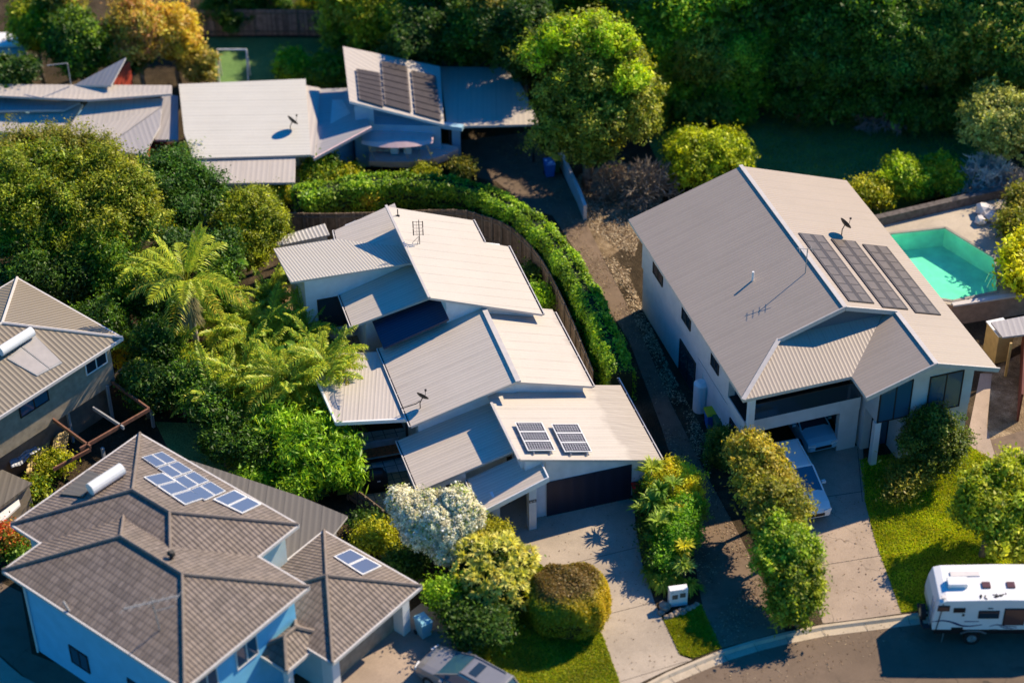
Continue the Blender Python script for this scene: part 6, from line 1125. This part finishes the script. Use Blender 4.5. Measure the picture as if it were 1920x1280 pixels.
# trees and bushes around the back houses
TB=[(255,45,5,2.2,7,26000,G_OR,'autumn coloured tree with pink and orange leaves at the top left'),(325,60,4,1.8,6,20000,[(.38,.28,.07),(.33,.27,.05),(.36,.23,.1),(.24,.23,.05)],'golden orange leaved tree right of the pink autumn tree'),(145,95,4,2.3,6.5,20000,G_DK+G_MD,'dark green tree left of the autumn coloured trees'),(60,30,5,1.8,7,14000,[(.2,.24,.02),(.28,.3,.03),(.06,.1,.02)],'yellow green tree at the top left corner'),(120,20,5,1.6,8,12000,[(.2,.17,.08),(.14,.15,.05)],'brownish olive tree at the top beside the corner tree'),(230,110,2.5,1.8,4.2,12000,G_DK,'dark shrubby tree behind the slanted roof with the red gable'),
(372,125,1.5,1.2,2.6,9000,[(.17,.17,.06),(.24,.2,.1),(.12,.15,.04)],'olive and pink tinted shrub left of the white swing frame'),(545,130,1.0,1.2,1.8,8000,G_BR,'bright lime green shrub right of the white swing frame'),(615,140,1.2,1.4,2.0,9000,G_MD+[(.12,.22,.02)],'mid green shrub against the steep white roof'),
(705,15,5,2.0,7,18000,G_YL,'yellow green tree at the top behind the steep white roof'),(770,25,5,2,7,14000,G_YL+G_MD,'mixed green tree top centre left of the dark conifer like tree'),(790,85,4,2.4,6.5,20000,G_DK+[(.03,.08,.04)],'dark blue green tree directly behind the steep white roof'),(880,60,5,2.2,7.5,18000,G_DK+G_MD,'dark green tree behind the carport'),(930,30,6,2.1,8.5,18000,[(.16,.17,.05),(.2,.18,.07),(.08,.1,.03)],'olive brown tree at the top behind the carport'),(985,100,5,2.3,8.8,20000,G_DK,'dark green tree between the carport and the large two toned tree'),
(600,322,1.4,1.2,2.4,8000,G_YL+G_MD,'yellow green shrub right of the flat roofed patio cover'),(350,320,1.6,1.3,3.2,9000,[(.08,.12,.04),(.05,.09,.03)],'grey green shrub beside the lower left corner of the pale flat roof'),(655,330,.8,.8,1.4,4000,G_YL,'small yellow shrub between the hedge and the boat'),(800,330,.7,.8,1.2,3500,G_YL,'small yellow shrub in front of the boat bow'),(870,318,.7,.7,1.2,3000,G_OL,'small olive shrub at the end of the boat trailer'),
(520,372,1.2,.8,2.2,5000,G_YL,'yellow green frangipani like shrub behind the little corrugated shed'),(695,378,1.0,.6,2.0,4000,[(.45,.3,.03),(.4,.32,.04),(.2,.2,.03)],'golden leaved shrub behind the ridge of the central house'),(585,385,1.0,1.1,2.0,7000,G_MD+G_BR,'fresh green shrub above the little corrugated shed'),(1010,565,.7,.8,1.2,5000,G_BR,'bright green shrub between the central house and the curved fence'),(995,520,.5,.7,.9,4000,G_DK,'dark low shrub between the central house and the curved fence'),
(100,875,.8,.9,1.3,5000,G_YL,'yellow green weeds beside the canvas sheets'),(62,925,.6,.7,1.1,4000,G_YL+G_MD,'green weeds left of the tiled house roof'),(10,1015,1.0,.8,1.8,5000,[(.4,.05,.04),(.3,.1,.04),(.12,.12,.03)],'red leaved shrub at the left edge'),(28,1030,.8,.6,1.4,3000,G_MD,'green shrub beside the red leaved one at the left edge'),(250,670,.8,1.0,1.4,5000,[(.4,.3,.03),(.3,.28,.03)],'golden yellow low shrub at the tip of the stilt house roof'),(270,740,.6,.8,1.0,3500,G_YL,'yellow low shrub beside the galvanised deck post'),
(15,140,4,1.6,5,9000,G_DK,'dark shrub below the white shed'),(1300,430,.4,.6,.6,0,G_DK,'')]
for i,(x,y,z,r,h,n,c,lb) in enumerate(TB):
    if n: tr_(lb,x,y,z,r,h,n,.21 if y<200 else .16,c,200+i,cat='shrub' if h<3 else 'tree',name='shrub' if h<3 else 'leafy_tree',z0=.3 if h<3 else h*.2,tr=.05 if h<3 else .16,clump=.4,per=26)
# forest behind: five kinds, each tree a copy with its own place
def proto(seed,R_,H,cols,n,size=.26):
    lo=lobeset(seed,R_,H,8,H*.22,.7,.5); rr=random.Random(seed)
    lo+=[(R_*.6*math.cos(a),R_*.6*math.sin(a),H*rr.uniform(.14,.3),R_*.42,R_*.42,H*.13) for a in (0,1.3,2.5,3.8,5.1)]
    return tree('forest_tree','tall tree','tree',(0,0,0),lo,n,size,cols,'forest trees along the top right',tr=.22,seed=seed,clump=.55,per=30,inner=.22)
bo=lambda c,k=1.5:[tuple(x*k*1.3 for x in q) for q in c]
PR=[proto(301,3.0,10,bo(G_DK,1.3)+[(.07,.14,.03)],28000),proto(302,2.7,8.8,bo(G_DK,1.3)+[(.04,.11,.055),(.08,.16,.05)],25000),proto(303,2.8,9.5,bo(G_MD,1.3),25000),proto(304,2.5,8.5,bo(G_YL,1.2)+bo(G_OL,1.2),22000),proto(305,3.2,11,[(.06,.12,.03),(.11,.16,.04),(.16,.17,.05)],27000)]
KN=['very dark green','blue green','mid green','yellow olive leaved','dark olive']
rng=random.Random(77); used=[False]*5; sp=[]
for row,(yy,zc) in enumerate(((105,4.5),(50,5.5),(-10,6),(-75,7),(-140,8))):
    xs=range(1240 if row<2 else 1190,2000,88 if row<3 else 100)
    for x in xs: sp.append((x+rng.uniform(-25,25),yy+rng.uniform(-16,16),zc,row))
for x in range(660,1230,105): sp.append((x+rng.uniform(-25,25),-70+rng.uniform(-14,14),6.5,3))
for x,y in ((420,-75),(500,-85),(580,-80),(640,-60),(990,35),(1010,5),(1090,5),(1160,20),(1215,110),(1240,60),(1900,60),(1930,130),(1150,-10)): sp.append((x,y,5,2))
for i,(x,y,z,row) in enumerate(sp):
    k=rng.choice((0,0,1,1,2,3,4,4)) if row<3 else rng.choice((0,1,2,2,3,4)); 
    if row==0: k=rng.choice((0,1,4,0,2))
    b=at(x,y,z); s=rng.uniform(.82,1.15)*(.78 if row==0 else 1)
    if x<1230 and row==2: s*=.6
    s*=rng.uniform(.85,1.15)
    if not used[k]: o=PR[k]; used[k]=True; o.location=b; o.rotation_euler=(0,0,rng.uniform(0,6.28)); o.scale=(s,s,s)
    else: o=dup(PR[k],b,rng.uniform(0,6.28),sc=s)
    zone='near the two toned tree' if x<1250 else ('over the round bush' if x<1420 else ('over the house ridge' if x<1600 else ('over the pool bushes' if x<1780 else 'at the right edge')))
    rw=('front row','second row','middle','upper part','top edge')[min(row,4)]
    o['label']='%s tree, %s of the forest, %s'%(KN[k],rw,zone)
for i in range(12):
    x=1235+i*52+rng.uniform(-12,12); y=172+rng.uniform(-12,8); tr_('low %s bush at the shaded foot of the back forest'%('very dark','blue green','mid green')[i%3],x,y,1.0,1.25,2.1,5000,.22,bo((G_DK,[(.03,.08,.04)],G_MD)[i%3],1.2),400+i,cat='shrub',name='forest_shrub',group='low bushes at the foot of the forest',z0=.2,tr=.05,clump=.4,per=24)

def litter(label,pts,n,cols,seed,size=.07,z=.02,name='fallen_leaves',clump=True):
    rng=np.random.default_rng(seed); c=inpoly(pts,n,rng)
    if clump: k=np.sin(c[:,0]*1.9+2*np.sin(c[:,1]*.8))+np.sin(c[:,1]*1.4+1.5*np.sin(c[:,0])); c=c[k+rng.normal(size=n)*.7>-.2]; n=len(c)
    q=np.concatenate([c,np.full((n,1),z)+rng.random((n,1))*.03],1); a=rng.uniform(0,6.28,n); d=np.stack([np.cos(a),np.sin(a),rng.normal(size=n)*.25],1); sz=size*rng.uniform(.5,1.6,(n,1)); w=np.stack([-np.sin(a),np.cos(a),rng.normal(size=n)*.25],1)
    o=qmesh(name,quads(q-d*sz*.5,q+d*sz*.5,w*sz*.25),palette(rng,n,cols)*rng.uniform(.6,1.3,(n,1)),m_twig,None,np.array([q[:,0].mean(),q[:,1].mean(),0])); return tag(o,label,'fallen leaves',kind='stuff')
BR_=[(.2,.13,.07),(.33,.23,.13),(.12,.07,.04),(.45,.35,.22)]
litter('brown leaf litter scattered along the shared lane between the two main houses',px(BX),9000,BR_,501,.075); litter('pale brown leaf litter over the bare ground left of the two storey house',px([(1085,330),(1150,300),(1260,330),(1230,400),(1200,440),(1180,520),(1260,700),(1340,850),(1330,900),(1260,760),(1200,620),(1150,520),(1110,440)]),22000,BR_+[(.6,.48,.32)],502,.11)
litter('sparse dry leaves on the front driveway of the central house',px(DRV),260,BR_,503,.07,clump=False); litter('dry leaves lying on the road near the kerb',[P(x,y,-.135) for x,y in ((1260,1275),(1400,1225),(1560,1185),(1700,1165),(1720,1200),(1500,1280))],300,BR_,504,.07,-.128,clump=False)
litter('sparse leaves on the driveway of the two storey house',px([(1500,900),(1622,940),(1690,1149),(1543,1168),(1500,1000)]),250,BR_,505,.07,clump=False)
litter('brown leaf litter at the foot of the shaded forest',px([(1190,175),(1900,175),(1900,225),(1190,225)]),9000,BR_,506,.16)

sheet_obj('curved_path',px([(-60,1205),(-10,1222),(15,1245),(40,1266),(85,1290),(110,1330),(-60,1340)],.01),.008,m_conc)
sheet_obj('side_drive',px([(-60,1060),(40,1110),(60,1225),(330,1330),(110,1330),(40,1262),(-10,1218),(-60,1200)],.006),.005,m_asph)

# look-alikes are told apart by their order from left to right
bpy.context.view_layer.update()
same={}
for o in bpy.data.objects:
    if o.parent is None and o.get('group') and o.get('label'): same.setdefault(o['label'],[]).append(o)
W_={2:('left one','right one'),3:('left one','middle one','right one')}; OR=('first','second','third','fourth','fifth','sixth','seventh','eighth','ninth','tenth')
for k,l in same.items():
    if 1<len(l)<=10:
        l.sort(key=lambda o:(o.location.x)*1.0/(o.location.y+87.4))
        for i,o in enumerate(l): o['label']=k+', '+(W_[len(l)][i] if len(l) in W_ else OR[i]+' from left')
